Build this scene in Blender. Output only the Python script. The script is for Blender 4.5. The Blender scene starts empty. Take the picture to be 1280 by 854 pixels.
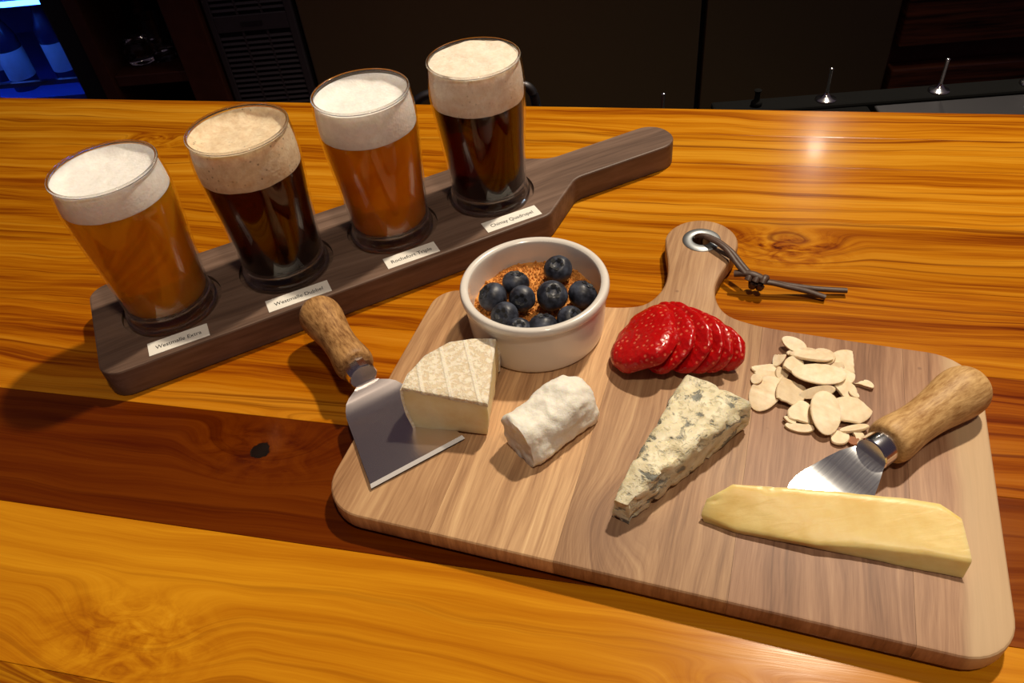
import bpy, bmesh, math, random
from mathutils import Vector, Matrix, noise
R = math.radians
random.seed(4)
scene = bpy.context.scene
C = scene.collection

# ------------------------------------------------------------------ camera, world, lamps, exposure
cam_d = bpy.data.cameras.new('camera')
cam = bpy.data.objects.new('camera', cam_d)
C.objects.link(cam)
cam_d.sensor_width = 36.0
cam_d.lens = 36.0 * 979.11 / 1280.0
cam_d.clip_start = 0.01
cr, cu, cw = (0.992229, -0.085783, -0.090125), (0.124424, 0.684084, 0.718713), (0.0, 0.724341, -0.689441)
cam.matrix_world = Matrix(((cr[0], cu[0], -cw[0], 0.0), (cr[1], cu[1], -cw[1], 0.0),
                           (cr[2], cu[2], -cw[2], 0.312818), (0, 0, 0, 1)))
scene.camera = cam

world = bpy.data.worlds.new('bar_room')
scene.world = world
world.use_nodes = True
world.node_tree.nodes['Background'].inputs[0].default_value = (0.50, 0.36, 0.50, 1)
world.node_tree.nodes['Background'].inputs[1].default_value = 0.062

def lamp(name, kind, loc, aim, power, col, size=0.04, **kw):
    d = bpy.data.lights.new(name, kind)
    d.energy = power
    d.color = col
    if kind == 'AREA':
        d.shape = 'RECTANGLE'
        d.size, d.size_y = size
    else:
        d.shadow_soft_size = size
    for k, v in kw.items():
        setattr(d, k, v)
    o = bpy.data.objects.new(name, d)
    o.location = loc
    o.rotation_euler = (Vector(aim) - Vector(loc)).to_track_quat('-Z', 'Y').to_euler()
    C.objects.link(o)
    return o

# all lamps hang at the bar room's ceiling, about 1.55 m above the bar top; one lamp stands over the back bar (its glint shows on the lacquer)
lamp('ceiling_spot_right_offscreen', 'SPOT', (0.64, 0.92, 1.54), (0.25, 0.38, 0.0), 92.0, (1.0, 0.84, 0.63), 0.042, spot_size=R(95), spot_blend=1.0)
lamp('ceiling_spot_front_offscreen', 'SPOT', (0.20, -0.20, 1.55), (0.0, 0.22, 0.0), 26.0, (1.0, 0.83, 0.63), 0.06, spot_size=R(70), spot_blend=0.9)
lamp('back_bar_lamp_offscreen', 'SPOT', (0.95, 1.97, 0.94), (0.2, 0.5, 0.0), 1.8, (1.0, 0.86, 0.68), 0.02, spot_size=R(60), spot_blend=0.8)
# cool ceiling panel over the back bar: the pale blue reflected by the spade blade and the glass feet
lamp('ceiling_panel_back_offscreen', 'AREA', (0.83, 1.27, 1.58), (0.83, 1.2701, 0.0), 1.4, (0.62, 0.82, 1.0), (0.40, 0.30))

vs = scene.view_settings
vs.view_transform = 'Standard'
vs.look = 'None'
vs.gamma = 1.0
vs.use_curve_mapping = False
vs.exposure = 0.35

# ------------------------------------------------------------------ node helpers
class NT:
    def __init__(s, name):
        s.m = bpy.data.materials.new(name)
        s.m.use_nodes = True
        s.t = s.m.node_tree
        s.t.nodes.clear()
        s.out = s.t.nodes.new('ShaderNodeOutputMaterial')
    def n(s, typ, ins=None, **kw):
        nd = s.t.nodes.new('ShaderNode' + typ)
        for k, v in kw.items():
            setattr(nd, k, v)
        for k, v in (ins or {}).items():
            s.set(nd.inputs[k], v)
        return nd
    def set(s, inp, v):
        if isinstance(v, bpy.types.NodeSocket):
            s.t.links.new(v, inp)
        elif isinstance(v, bpy.types.Node):
            s.t.links.new(v.outputs[0], inp)
        else:
            if isinstance(v, (tuple, list)) and len(v) == 3 and inp.type == 'RGBA':
                v = (*v, 1)
            inp.default_value = v
    def obj(s):
        return s.n('TexCoord').outputs['Object']
    def mapping(s, vec, scale=(1, 1, 1), rot=(0, 0, 0), loc=(0, 0, 0)):
        return s.n('Mapping', {'Vector': vec, 'Scale': scale, 'Rotation': rot, 'Location': loc}).outputs[0]
    def noise(s, vec, scale, detail=4, rough=0.55, dist=0.0):
        return s.n('TexNoise', {'Vector': vec, 'Scale': scale, 'Detail': detail, 'Roughness': rough, 'Distortion': dist}).outputs[0]
    def ramp(s, fac, stops, interp='LINEAR'):
        r = s.n('ValToRGB', {'Fac': fac})
        cr_ = r.color_ramp
        cr_.interpolation = interp
        while len(cr_.elements) < len(stops):
            cr_.elements.new(0.5)
        for e, (p, c) in zip(cr_.elements, stops):
            e.position = p
            e.color = (*c, 1) if len(c) == 3 else c
        return r.outputs[0]
    def mix(s, fac, a, b, blend='MIX'):
        nd = s.n('MixRGB', {'Fac': fac, 'Color1': a, 'Color2': b}, blend_type=blend)
        return nd.outputs[0]
    def math(s, op, a, b=0.0, c=0.0, clamp=False):
        return s.n('Math', {0: a, 1: b, 2: c}, operation=op, use_clamp=clamp).outputs[0]
    def bump(s, h, strength=0.3, dist=0.001):
        return s.n('Bump', {'Height': h, 'Strength': strength, 'Distance': dist}).outputs[0]
    def pbr(s, **kw):
        names = {'color': 'Base Color', 'rough': 'Roughness', 'metal': 'Metallic', 'normal': 'Normal', 'coat': 'Coat Weight',
                 'coat_rough': 'Coat Roughness', 'spec': 'Specular IOR Level', 'sss': 'Subsurface Weight', 'sss_r': 'Subsurface Radius',
                 'sss_s': 'Subsurface Scale', 'trans': 'Transmission Weight', 'ior': 'IOR', 'em': 'Emission Color', 'em_s': 'Emission Strength',
                 'aniso': 'Anisotropic'}
        return s.n('BsdfPrincipled', {names[k]: v for k, v in kw.items()})
    def done(s, sh):
        s.set(s.out.inputs[0], sh)
        return s.m

def plain(name, col, rough=0.5, metal=0.0, var=0.12, scale=60, bump=0.0, **kw):
    t = NT(name)
    v = t.obj()
    nz = t.noise(v, scale, 4)
    c = t.mix(nz, tuple(x * (1 - var) for x in col), tuple(min(1, x * (1 + var)) for x in col))
    if bump:
        kw['normal'] = t.bump(nz, bump, 0.0005)
    return t.done(t.pbr(color=c, rough=rough, metal=metal, **kw))

M = {}
# lacquered teak plank; grain along local X, tint per plank from the object colour
def teak():
    t = NT('lacquered_teak')
    v = t.obj()
    info = t.n('ObjectInfo')
    warp = t.noise(t.mapping(v, (2.2, 7, 1)), 2.0, 3, 0.5)
    vv = t.n('VectorMath', {0: v, 1: t.n('CombineXYZ', {'Y': t.math('MULTIPLY', t.math('SUBTRACT', warp, 0.5), 0.030), 'Z': t.math('MULTIPLY', info.outputs['Random'], 3.0)}).outputs[0]}, operation='ADD').outputs[0]
    # knots bend the grain round them
    knots = [(-0.2104, 0.2187, 0.030), (0.0587, 0.4174, 0.030), (-0.2274, 0.1115, 0.036), (0.035, 0.118, 0.030), (-0.46, 0.52, 0.02)]
    burl = None
    for (kx, ky, kr) in knots:
        df = t.n('VectorMath', {0: v, 1: (kx, ky, 0)}, operation='SUBTRACT').outputs[0]
        ln = t.n('VectorMath', {0: t.mapping(df, (0.55, 1, 0))}, operation='LENGTH').outputs['Value']
        f = t.n('MapRange', {'Value': ln, 'From Min': kr, 'From Max': kr * 0.15, 'To Min': 0.0, 'To Max': 1.0}, interpolation_type='SMOOTHSTEP').outputs[0]
        burl = f if burl is None else t.math('MAXIMUM', burl, f)
    vv = t.n('VectorMath', {0: vv, 1: t.n('CombineXYZ', {'Y': t.math('MULTIPLY', burl, 0.022)}).outputs[0]}, operation='ADD').outputs[0]
    broad = t.noise(t.mapping(vv, (1.0, 16, 9)), 1.6, 3, 0.5)
    streak = t.noise(t.mapping(vv, (2.4, 105, 20)), 1.4, 5, 0.6)
    fine = t.noise(t.mapping(vv, (22, 900, 60)), 1.0, 3, 0.6)
    g = t.math('ADD', t.math('MULTIPLY', broad, 0.40), t.math('ADD', t.math('MULTIPLY', streak, 0.50), t.math('MULTIPLY', fine, 0.16)))
    swirl = t.noise(t.mapping(v, (50, 90, 1)), 1.0, 4, 0.6, 1.6)
    g = t.mix(t.math('MULTIPLY', burl, 0.75), g, swirl)
    g = t.math('ADD', t.math('MULTIPLY', t.math('SUBTRACT', g, 0.52), info.outputs['Alpha']), 0.52)
    col = t.ramp(g, [(0.33, (0.09, 0.014, 0.001)), (0.41, (0.27, 0.066, 0.002)), (0.49, (0.43, 0.145, 0.003)), (0.57, (0.56, 0.225, 0.006)), (0.70, (0.68, 0.33, 0.02))])
    dl = t.ramp(t.noise(t.mapping(vv, (1.6, 170, 30), loc=(4, 2, 0)), 1.5, 4, 0.55), [(0.56, (0, 0, 0)), (0.68, (1, 1, 1))])
    col = t.mix(t.math('MULTIPLY', dl, t.math('MULTIPLY', info.outputs['Alpha'], 0.55)), col, (0.15, 0.022, 0.001))
    col = t.mix(1.0, col, info.outputs['Color'], 'MULTIPLY')
    # black eye of the knot in the dark plank with its raised rim
    df = t.n('VectorMath', {0: v, 1: (-0.2104, 0.2187, 0)}, operation='SUBTRACT').outputs[0]
    ln = t.n('VectorMath', {0: t.mapping(df, (0.9, 1, 0), (0, 0, R(20)))}, operation='LENGTH').outputs['Value']
    ln = t.math('ADD', ln, t.math('MULTIPLY', t.math('SUBTRACT', t.noise(v, 180, 2), 0.5), 0.004))
    eye = t.n('MapRange', {'Value': ln, 'From Min': 0.0052, 'From Max': 0.0046}).outputs[0]
    rim = t.math('SUBTRACT', t.n('MapRange', {'Value': ln, 'From Min': 0.0068, 'From Max': 0.0058}).outputs[0], eye)
    col = t.mix(eye, col, (0.008, 0.004, 0.003))
    # worn scuffs in the lacquer of the dark plank (gloss and relief only)
    sx = t.n('SeparateXYZ', {0: v})
    reg = t.math('MULTIPLY', t.math('MULTIPLY', t.math('GREATER_THAN', sx.outputs[1], 0.187), t.math('LESS_THAN', sx.outputs[1], 0.224)), t.math('LESS_THAN', sx.outputs[0], -0.235))
    sc = t.ramp(t.noise(t.mapping(v, (95, 26, 1), (0, 0, R(12))), 1.0, 5, 0.75), [(0.60, (0, 0, 0)), (0.70, (1, 1, 1))])
    sc = t.math('MULTIPLY', t.math('MULTIPLY', sc, reg), t.ramp(t.noise(v, 900, 2), [(0.45, (0, 0, 0)), (0.6, (1, 1, 1))]))
    wav = t.noise(t.mapping(v, (30, 60, 1)), 1.0, 2)
    h = t.math('ADD', t.math('MULTIPLY', fine, 0.25), t.math('ADD', wav, t.math('ADD', t.math('MULTIPLY', rim, 1.5), t.math('MULTIPLY', sc, 0.6))))
    rough = t.n('MapRange', {'Value': streak, 'To Min': 0.14, 'To Max': 0.26}).outputs[0]
    rough = t.math('ADD', rough, t.math('MULTIPLY', sc, 0.25))
    return t.done(t.pbr(color=col, rough=rough, normal=t.bump(h, 0.10, 0.0008), coat=0.10, coat_rough=0.10, spec=0.16))
M['teak'] = teak()

# oiled acacia of the cutting board; grain along local Y, tint per stave
def acacia():
    t = NT('oiled_acacia')
    v = t.obj()
    info = t.n('ObjectInfo')
    warp = t.noise(t.mapping(v, (9, 3, 1)), 2.0, 3)
    vv = t.n('VectorMath', {0: v, 1: t.n('CombineXYZ', {'X': t.math('MULTIPLY', t.math('SUBTRACT', warp, 0.5), 0.022), 'Z': t.math('MULTIPLY', info.outputs['Random'], 0.7)}).outputs[0]}, operation='ADD').outputs[0]
    # dark figure by the light/dark seam, near the front edge
    df = t.n('VectorMath', {0: v, 1: (0.004, -0.052, 0)}, operation='SUBTRACT').outputs[0]
    ln = t.n('VectorMath', {0: t.mapping(df, (1.0, 0.8, 0))}, operation='LENGTH').outputs['Value']
    fig = t.n('MapRange', {'Value': ln, 'From Min': 0.026, 'From Max': 0.002}, interpolation_type='SMOOTHSTEP').outputs[0]
    vv = t.n('VectorMath', {0: vv, 1: t.n('CombineXYZ', {'X': t.math('MULTIPLY', fig, 0.012)}).outputs[0]}, operation='ADD').outputs[0]
    broad = t.noise(t.mapping(vv, (42, 2.2, 14)), 1.5, 3)
    streak = t.noise(t.mapping(vv, (270, 6, 30)), 1.5, 5, 0.68)
    pores = t.noise(t.mapping(v, (900, 60, 60)), 1.0, 2)
    g = t.math('ADD', t.math('MULTIPLY', broad, 0.42), t.math('ADD', t.math('MULTIPLY', streak, 0.46), t.math('MULTIPLY', pores, 0.14)))
    col = t.ramp(g, [(0.34, (0.20, 0.105, 0.062)), (0.45, (0.36, 0.21, 0.13)), (0.55, (0.49, 0.31, 0.20)), (0.67, (0.64, 0.45, 0.30))])
    col = t.mix(1.0, col, info.outputs['Color'], 'MULTIPLY')
    col = t.mix(t.math('MULTIPLY', fig, 0.45), col, (0.20, 0.11, 0.07))
    # pale sapwood strip along the right edge
    sx = t.n('SeparateXYZ', {0: v})
    xs = t.math('ADD', sx.outputs[0], t.math('MULTIPLY', t.math('SUBTRACT', warp, 0.5), 0.02))
    sap = t.n('MapRange', {'Value': xs, 'From Min': 0.140, 'From Max': 0.149}, interpolation_type='SMOOTHSTEP').outputs[0]
    col = t.mix(t.math('MULTIPLY', sap, 0.75), col, (0.60, 0.43, 0.25))
    spots = t.ramp(t.n('TexVoronoi', {'Vector': v, 'Scale': 34.0}).outputs['Distance'], [(0.02, (1, 1, 1)), (0.045, (0, 0, 0))])
    col = t.mix(t.math('MULTIPLY', spots, 0.5), col, (0.14, 0.07, 0.045))
    return t.done(t.pbr(color=col, rough=0.48, normal=t.bump(g, 0.15, 0.0006), spec=0.35))
M['acacia'] = acacia()

# grey-brown walnut of the flight paddle; grain along local X
def walnut():
    t = NT('grey_walnut')
    v = t.obj()
    warp = t.noise(t.mapping(v, (3, 9, 3)), 2.0, 3)
    vv = t.n('VectorMath', {0: v, 1: t.n('CombineXYZ', {'Y': t.math('MULTIPLY', t.math('SUBTRACT', warp, 0.5), 0.02)}).outputs[0]}, operation='ADD').outputs[0]
    a = t.noise(t.mapping(vv, (3, 60, 60)), 1.5, 4)
    b = t.noise(t.mapping(vv, (30, 600, 300)), 1.0, 3)
    g = t.math('ADD', t.math('MULTIPLY', a, 0.7), t.math('MULTIPLY', b, 0.3))
    col = t.ramp(g, [(0.35, (0.085, 0.050, 0.036)), (0.5, (0.15, 0.092, 0.066)), (0.65, (0.22, 0.142, 0.105))])
    return t.done(t.pbr(color=col, rough=0.5, normal=t.bump(g, 0.2, 0.0005), spec=0.3))
M['walnut'] = walnut()

def handle_wood(name, dark, light, ax):
    t = NT(name)
    v = t.obj()
    sc = [520, 520, 520]
    sc[ax] = 130
    a = t.noise(t.mapping(v, tuple(sc)), 1.0, 4, 0.65)
    b = t.noise(v, 70, 3)
    g = t.math('ADD', t.math('MULTIPLY', a, 0.7), t.math('MULTIPLY', b, 0.3))
    col = t.ramp(g, [(0.36, dark), (0.60, light)])
    return t.done(t.pbr(color=col, rough=0.5, normal=t.bump(a, 0.5, 0.0006), spec=0.3))
M['handle_brown'] = handle_wood('speckled_brown_wood', (0.17, 0.070, 0.020), (0.52, 0.29, 0.11), 2)
M['handle_oak'] = handle_wood('pale_oak', (0.34, 0.17, 0.055), (0.66, 0.42, 0.18), 2)

def steel(name, col, rough, scl=(8, 600, 8), b=0.05):
    t = NT(name)
    v = t.obj()
    nz = t.noise(t.mapping(v, scl), 1.0, 3)
    return t.done(t.pbr(color=col, metal=1.0, rough=rough, normal=t.bump(nz, b, 0.0004)))
M['blade'] = steel('polished_blade_steel', (0.85, 0.76, 0.74), 0.24)
M['blade_edge'] = steel('ground_edge_steel', (0.34, 0.33, 0.33), 0.5)
M['blade_brushed'] = steel('brushed_blade_steel', (0.90, 0.93, 0.97), 0.30, (700, 25, 10), 0.25)
M['chrome'] = steel('chrome', (0.86, 0.84, 0.83), 0.18)
M['zinc'] = steel('zinc_grommet', (0.40, 0.42, 0.44), 0.45, (300, 300, 10), 0.1)
M['fridge_steel'] = plain('dark_brushed_steel', (0.32, 0.215, 0.12), 0.42, 0.75, 0.1, 3)
M['ledge_steel'] = steel('ledge_steel', (0.16, 0.155, 0.165), 0.42)

def thin_glass(name, tint=(1, 1, 1)):
    t = NT(name)
    lw = t.n('LayerWeight', {'Blend': 0.5})          # Schlick reflectance, the same from both sides
    fr = t.n('Math', {0: t.math('POWER', lw.outputs['Facing'], 5.0), 1: 0.96, 2: 0.04}, operation='MULTIPLY_ADD')
    gl = t.n('BsdfGlossy', {'Color': (1, 1, 1), 'Roughness': 0.02})
    tr = t.n('BsdfTransparent', {'Color': tint})
    return t.done(t.n('MixShader', {0: fr.outputs[0], 1: tr.outputs[0], 2: gl.outputs[0]}).outputs[0])
M['glass_wall'] = thin_glass('thin_glass', (0.97, 0.97, 0.97))
M['cooler_glass'] = thin_glass('cooler_door_glass', (0.8, 0.85, 1.0))

def solid_glass():
    t = NT('solid_glass')
    return t.done(t.pbr(color=(0.98, 0.98, 0.97), rough=0.0, trans=1.0, ior=1.48))
M['glass_solid'] = solid_glass()
def part_glass(name, k):        # heavy pressed glass: part lens, part clear
    t = NT(name)
    lw = t.n('LayerWeight', {'Blend': 0.5})
    fr = t.n('Math', {0: t.math('POWER', lw.outputs['Facing'], 4.0), 1: 0.94, 2: 0.06}, operation='MULTIPLY_ADD')
    gl = t.n('BsdfGlossy', {'Color': (1, 1, 1), 'Roughness': 0.03})
    tr = t.n('BsdfTransparent', {'Color': (0.93, 0.91, 0.90)})
    a = t.n('MixShader', {0: fr.outputs[0], 1: tr.outputs[0], 2: gl.outputs[0]})
    b = t.pbr(color=(0.98, 0.97, 0.96), rough=0.0, trans=1.0, ior=1.48)
    return t.done(t.n('MixShader', {0: k, 1: a.outputs[0], 2: b.outputs[0]}).outputs[0])
M['glass_foot'] = part_glass('pressed_glass_foot', 0.72)
M['glass_rim'] = part_glass('glass_rim', 0.8)

def beer(name, diff, trans, haze, sss_s=0.02):
    t = NT(name)
    v = t.obj()
    nz = t.noise(v, 40, 3)
    a = t.pbr(color=trans, rough=0.03, trans=1.0, ior=1.33)
    d = t.mix(nz, tuple(x * 0.93 for x in diff), tuple(min(1, x * 1.07) for x in diff))
    b = t.pbr(color=d, rough=0.12, sss=1.0, sss_r=(1.0, 0.45, 0.1), sss_s=sss_s, spec=0.2)
    return t.done(t.n('MixShader', {0: haze, 1: a.outputs[0], 2: b.outputs[0]}).outputs[0])
M['beer_gold'] = beer('hazy_golden_beer', (0.70, 0.28, 0.010), (0.97, 0.58, 0.06), 0.55)
M['beer_amber'] = beer('hazy_amber_beer', (0.68, 0.22, 0.007), (0.94, 0.47, 0.04), 0.62)
M['beer_brown'] = beer('dark_brown_beer', (0.016, 0.004, 0.0012), (0.10, 0.014, 0.003), 0.5, 0.004)
M['beer_ruby'] = beer('dark_ruby_beer', (0.022, 0.002, 0.001), (0.12, 0.005, 0.002), 0.5, 0.004)

def foam(name, a, b, bubble=0.0):
    t = NT(name)
    v = t.obj()
    vo = t.n('TexVoronoi', {'Vector': v, 'Scale': 620.0}).outputs['Distance']
    nz = t.noise(v, 240, 4, 0.7)
    col = t.mix(t.ramp(nz, [(0.35, (0, 0, 0)), (0.65, (1, 1, 1))]), a, b)
    if bubble:
        pit = t.ramp(t.n('TexVoronoi', {'Vector': v, 'Scale': 330.0}).outputs['Distance'], [(0.12, (1, 1, 1)), (0.24, (0, 0, 0))])
        gate = t.ramp(t.noise(v, 70, 2), [(0.48, (0, 0, 0)), (0.6, (1, 1, 1))])
        col = t.mix(t.math('MULTIPLY', t.math('MULTIPLY', pit, gate), bubble), col, tuple(x * 0.35 for x in a))
    h = t.math('ADD', t.math('MULTIPLY', vo, 0.6), nz)
    return t.done(t.pbr(color=col, rough=0.6, normal=t.bump(h, 0.35, 0.0006), sss=0.5, sss_r=(1, 0.8, 0.6), sss_s=0.004, spec=0.3))
M['foam_white'] = foam('white_foam', (0.84, 0.81, 0.78), (0.93, 0.91, 0.88))
M['foam_cream'] = foam('cream_foam', (0.70, 0.52, 0.33), (0.84, 0.70, 0.50), 0.75)
M['foam_ivory'] = foam('ivory_foam', (0.80, 0.68, 0.54), (0.91, 0.83, 0.71), 0.35)

M['paper'] = plain('label_paper', (0.86, 0.84, 0.78), 0.7, var=0.04, scale=400)
M['ink'] = plain('label_ink', (0.02, 0.02, 0.022), 0.7)

def ceramic():
    t = NT('white_glazed_ceramic')
    v = t.obj()
    c = t.mix(t.noise(v, 30, 2), (0.74, 0.70, 0.65), (0.80, 0.76, 0.71))
    return t.done(t.pbr(color=c, rough=0.22, coat=0.4, coat_rough=0.08, spec=0.5))
M['ceramic'] = ceramic()

def cheese(name, a, b, scale=120, bump=0.25, rough=0.5, sss_s=0.006, extra=None):
    t = NT(name)
    v = t.obj()
    nz = t.noise(v, scale, 5, 0.6)
    col = t.mix(t.ramp(nz, [(0.35, (0, 0, 0)), (0.65, (1, 1, 1))]), a, b)
    h = nz
    if extra:
        col, h = extra(t, v, col, h)
    return t.done(t.pbr(color=col, rough=rough, normal=t.bump(h, bump, 0.0012), sss=0.4, sss_r=(1, 0.8, 0.45), sss_s=sss_s, spec=0.35))
M['brie_paste'] = cheese('brie_paste', (0.82, 0.66, 0.34), (0.90, 0.78, 0.48), 90, 0.25, 0.42)
def rind_lines(t, v, col, h):
    r = t.mapping(v, (1, 1, 1), (0, 0, R(-7)))
    x = t.n('SeparateXYZ', {0: r}).outputs[0]
    ph = t.math('FRACT', t.math('MULTIPLY', x, 1 / 0.0128))
    line = t.ramp(t.math('ABSOLUTE', t.math('SUBTRACT', ph, 0.5)), [(0.05, (1, 1, 1)), (0.10, (0, 0, 0))])
    cells = t.ramp(t.noise(v, 420, 3, 0.6, 0.6), [(0.42, (0, 0, 0)), (0.56, (1, 1, 1))])
    c2 = t.mix(cells, (0.72, 0.60, 0.42), (0.84, 0.77, 0.62))
    c2 = t.mix(line, c2, (0.86, 0.80, 0.66))
    return c2, t.math('ADD', line, t.math('MULTIPLY', cells, 0.6))
M['brie_rind'] = cheese('brie_rind', (0.8, 0.7, 0.5), (0.8, 0.7, 0.5), 200, 0.5, 0.6, 0.002, rind_lines)
M['goat'] = cheese('fresh_goat_cheese', (0.82, 0.79, 0.70), (0.90, 0.88, 0.80), 260, 0.6, 0.5, 0.004)
def veins(t, v, col, h):
    n1 = t.noise(t.mapping(v, (1, 1, 2.2)), 80, 4, 0.65, 0.5)
    m1 = t.ramp(n1, [(0.56, (0, 0, 0)), (0.62, (1, 1, 1))])
    n2 = t.noise(t.mapping(v, (1, 1, 1.6), loc=(3, 1, 2)), 300, 4, 0.6, 0.8)
    m2 = t.ramp(n2, [(0.55, (0, 0, 0)), (0.66, (1, 1, 1))])
    c2 = t.mix(t.math('MULTIPLY', m2, 0.28), col, (0.25, 0.24, 0.15))
    vc = t.mix(t.noise(v, 500, 2), (0.075, 0.085, 0.085), (0.24, 0.26, 0.25))
    c2 = t.mix(t.math('MULTIPLY', m1, 0.85), c2, vc)
    return c2, t.math('SUBTRACT', h, t.math('ADD', t.math('MULTIPLY', m1, 0.7), t.math('MULTIPLY', m2, 0.4)))
M['blue'] = cheese('blue_veined_cheese', (0.72, 0.64, 0.42), (0.84, 0.78, 0.58), 160, 0.6, 0.45, 0.003, veins)
def gouda_side(t, v, col, h):
    x = t.n('SeparateXYZ', {0: v}).outputs[0]
    f = t.n('MapRange', {'Value': x, 'From Min': 0.158, 'From Max': 0.176}, interpolation_type='SMOOTHSTEP').outputs[0]
    col = t.mix(f, col, (0.60, 0.34, 0.07))
    g = t.noise(t.mapping(v, (60, 260, 200), (0, 0, R(-25))), 1.0, 3, 0.5, 0.5)
    return col, t.math('ADD', t.math('MULTIPLY', h, 0.4), t.math('MULTIPLY', g, 0.5))
M['gouda'] = cheese('semi_firm_cheese', (0.80, 0.57, 0.19), (0.87, 0.68, 0.28), 70, 0.28, 0.36, 0.006, gouda_side)

def strawberry():
    t = NT('strawberry_flesh')
    v = t.obj()
    vd = t.n('TexVoronoi', {'Vector': v, 'Scale': 330.0, 'Randomness': 0.8})
    d = vd.outputs['Distance']
    gate = t.ramp(t.noise(v, 120, 2), [(0.40, (0, 0, 0)), (0.48, (1, 1, 1))])
    seed = t.math('MULTIPLY', t.ramp(d, [(0.20, (1, 1, 1)), (0.28, (0, 0, 0))]), gate)
    col = t.mix(t.noise(v, 60, 3), (0.36, 0.002, 0.003), (0.56, 0.006, 0.006))
    col = t.mix(t.math('MULTIPLY', seed, 0.55), col, (0.80, 0.22, 0.12))
    h = t.math('ADD', d, t.math('MULTIPLY', t.noise(v, 200, 3), 0.5))
    return t.done(t.pbr(color=col, rough=0.26, normal=t.bump(h, 0.45, 0.0012), sss=0.35, sss_r=(1, 0.15, 0.1), sss_s=0.004, coat=0.2, coat_rough=0.10, spec=0.35))
M['strawberry'] = strawberry()

def blueberry():
    t = NT('blueberry_skin')
    v = t.obj()
    b = t.ramp(t.noise(v, 150, 4, 0.6), [(0.40, (0, 0, 0)), (0.72, (1, 1, 1))])
    col = t.mix(b, (0.010, 0.011, 0.018), (0.085, 0.10, 0.145))
    return t.done(t.pbr(color=col, rough=0.42, normal=t.bump(t.noise(v, 260, 3), 0.15, 0.0006), spec=0.45))
M['blueberry'] = blueberry()
M['crown_dark'] = plain('blueberry_crown', (0.010, 0.011, 0.014), 0.6, scale=300)
M['crumble'] = plain('brown_crumble', (0.66, 0.28, 0.055), 0.8, var=0.4, scale=500, bump=0.4)
def almond_tone(t, v, col, h):
    rd = t.n('ObjectInfo').outputs['Random']
    return t.mix(1.0, col, t.ramp(rd, [(0.0, (0.86, 0.80, 0.70)), (0.5, (1.0, 0.97, 0.93)), (1.0, (1.08, 1.06, 1.04))]), 'MULTIPLY'), h
M['almond'] = cheese('almond_flesh', (0.78, 0.64, 0.44), (0.88, 0.77, 0.58), 220, 0.2, 0.5, 0.001, almond_tone)
M['almond_skin'] = plain('almond_skin', (0.30, 0.105, 0.035), 0.6, var=0.3, scale=400)
M['leather'] = plain('dark_leather', (0.070, 0.036, 0.024), 0.5, var=0.4, scale=300, bump=0.3)
M['leather_end'] = plain('raw_leather_edge', (0.16, 0.085, 0.055), 0.7, var=0.3, scale=500)

M['black'] = plain('black_plastic', (0.018, 0.016, 0.019), 0.45)
M['charcoal'] = plain('charcoal_plastic', (0.07, 0.052, 0.058), 0.5)
M['dark_wood'] = plain('dark_mahogany', (0.10, 0.028, 0.014), 0.35, var=0.5, scale=25)
M['floor_dark'] = plain('dark_floor', (0.02, 0.017, 0.016), 0.6)
M['rubber'] = plain('black_rubber', (0.006, 0.006, 0.006), 0.9, spec=0.1)
M['cooler_in'] = plain('cooler_liner', (0.10, 0.14, 0.45), 0.4)
M['bottle'] = plain('dark_bottle_glass', (0.02, 0.03, 0.08), 0.12)
M['bottle_label'] = plain('bottle_label', (0.85, 0.88, 0.80), 0.6)
def emit(name, col, s):
    t = NT(name)
    return t.done(t.n('Emission', {'Color': col, 'Strength': s}).outputs[0])
M['led'] = emit('blue_led', (0.04, 0.20, 1.0), 18.0)
def mahogany():
    t = NT('striped_mahogany')
    v = t.obj()
    a = t.noise(t.mapping(v, (3, 3, 60)), 1.5, 4)
    col = t.ramp(a, [(0.35, (0.018, 0.004, 0.002)), (0.65, (0.26, 0.065, 0.022))])
    return t.done(t.pbr(color=col, rough=0.35, coat=0.3))
M['mahogany'] = mahogany()

# ------------------------------------------------------------------ mesh helpers
def link(name, me, mat, parent=None):
    o = bpy.data.objects.new(name, me)
    for m in (mat if isinstance(mat, (list, tuple)) else [mat]):
        me.materials.append(m)
    C.objects.link(o)
    if parent is not None:
        o.parent = parent
    return o
def mesh_from(bm, smooth=None, name='mesh'):
    bmesh.ops.recalc_face_normals(bm, faces=bm.faces)
    me = bpy.data.meshes.new(name)
    bm.to_mesh(me)
    bm.free()
    if smooth is not None:
        me.shade_smooth()
        me.set_sharp_from_angle(angle=R(smooth))
    return me
def empty(name, loc=(0, 0, 0), rz=0.0):
    o = bpy.data.objects.new(name, None)
    o.empty_display_size = 0.02
    o.location = loc
    o.rotation_euler = (0, 0, rz)
    C.objects.link(o)
    return o
def tag(o, label, cat, group=None, kind=None):
    o['label'] = label
    if cat:
        o['category'] = cat
    if group:
        o['group'] = group
    if kind:
        o['kind'] = kind
    return o
def box_bm(x0, x1, y0, y1, z0, z1, bev=0.0, seg=2, bm=None):
    b = bmesh.new()
    bmesh.ops.create_cube(b, size=1)
    for v in b.verts:
        v.co = Vector((x0 + (v.co.x + .5) * (x1 - x0), y0 + (v.co.y + .5) * (y1 - y0), z0 + (v.co.z + .5) * (z1 - z0)))
    if bev:
        bmesh.ops.bevel(b, geom=b.edges[:], offset=bev, segments=seg, affect='EDGES', profile=0.5)
    if bm is None:
        return b
    me = bpy.data.meshes.new('tmp')
    b.to_mesh(me)
    b.free()
    bm.from_mesh(me)
    bpy.data.meshes.remove(me)
    return bm
def box(name, x0, x1, y0, y1, z0, z1, mat, parent=None, bev=0.0):
    return link(name, mesh_from(box_bm(x0, x1, y0, y1, z0, z1, bev), 18 if bev else None), mat, parent)
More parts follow.
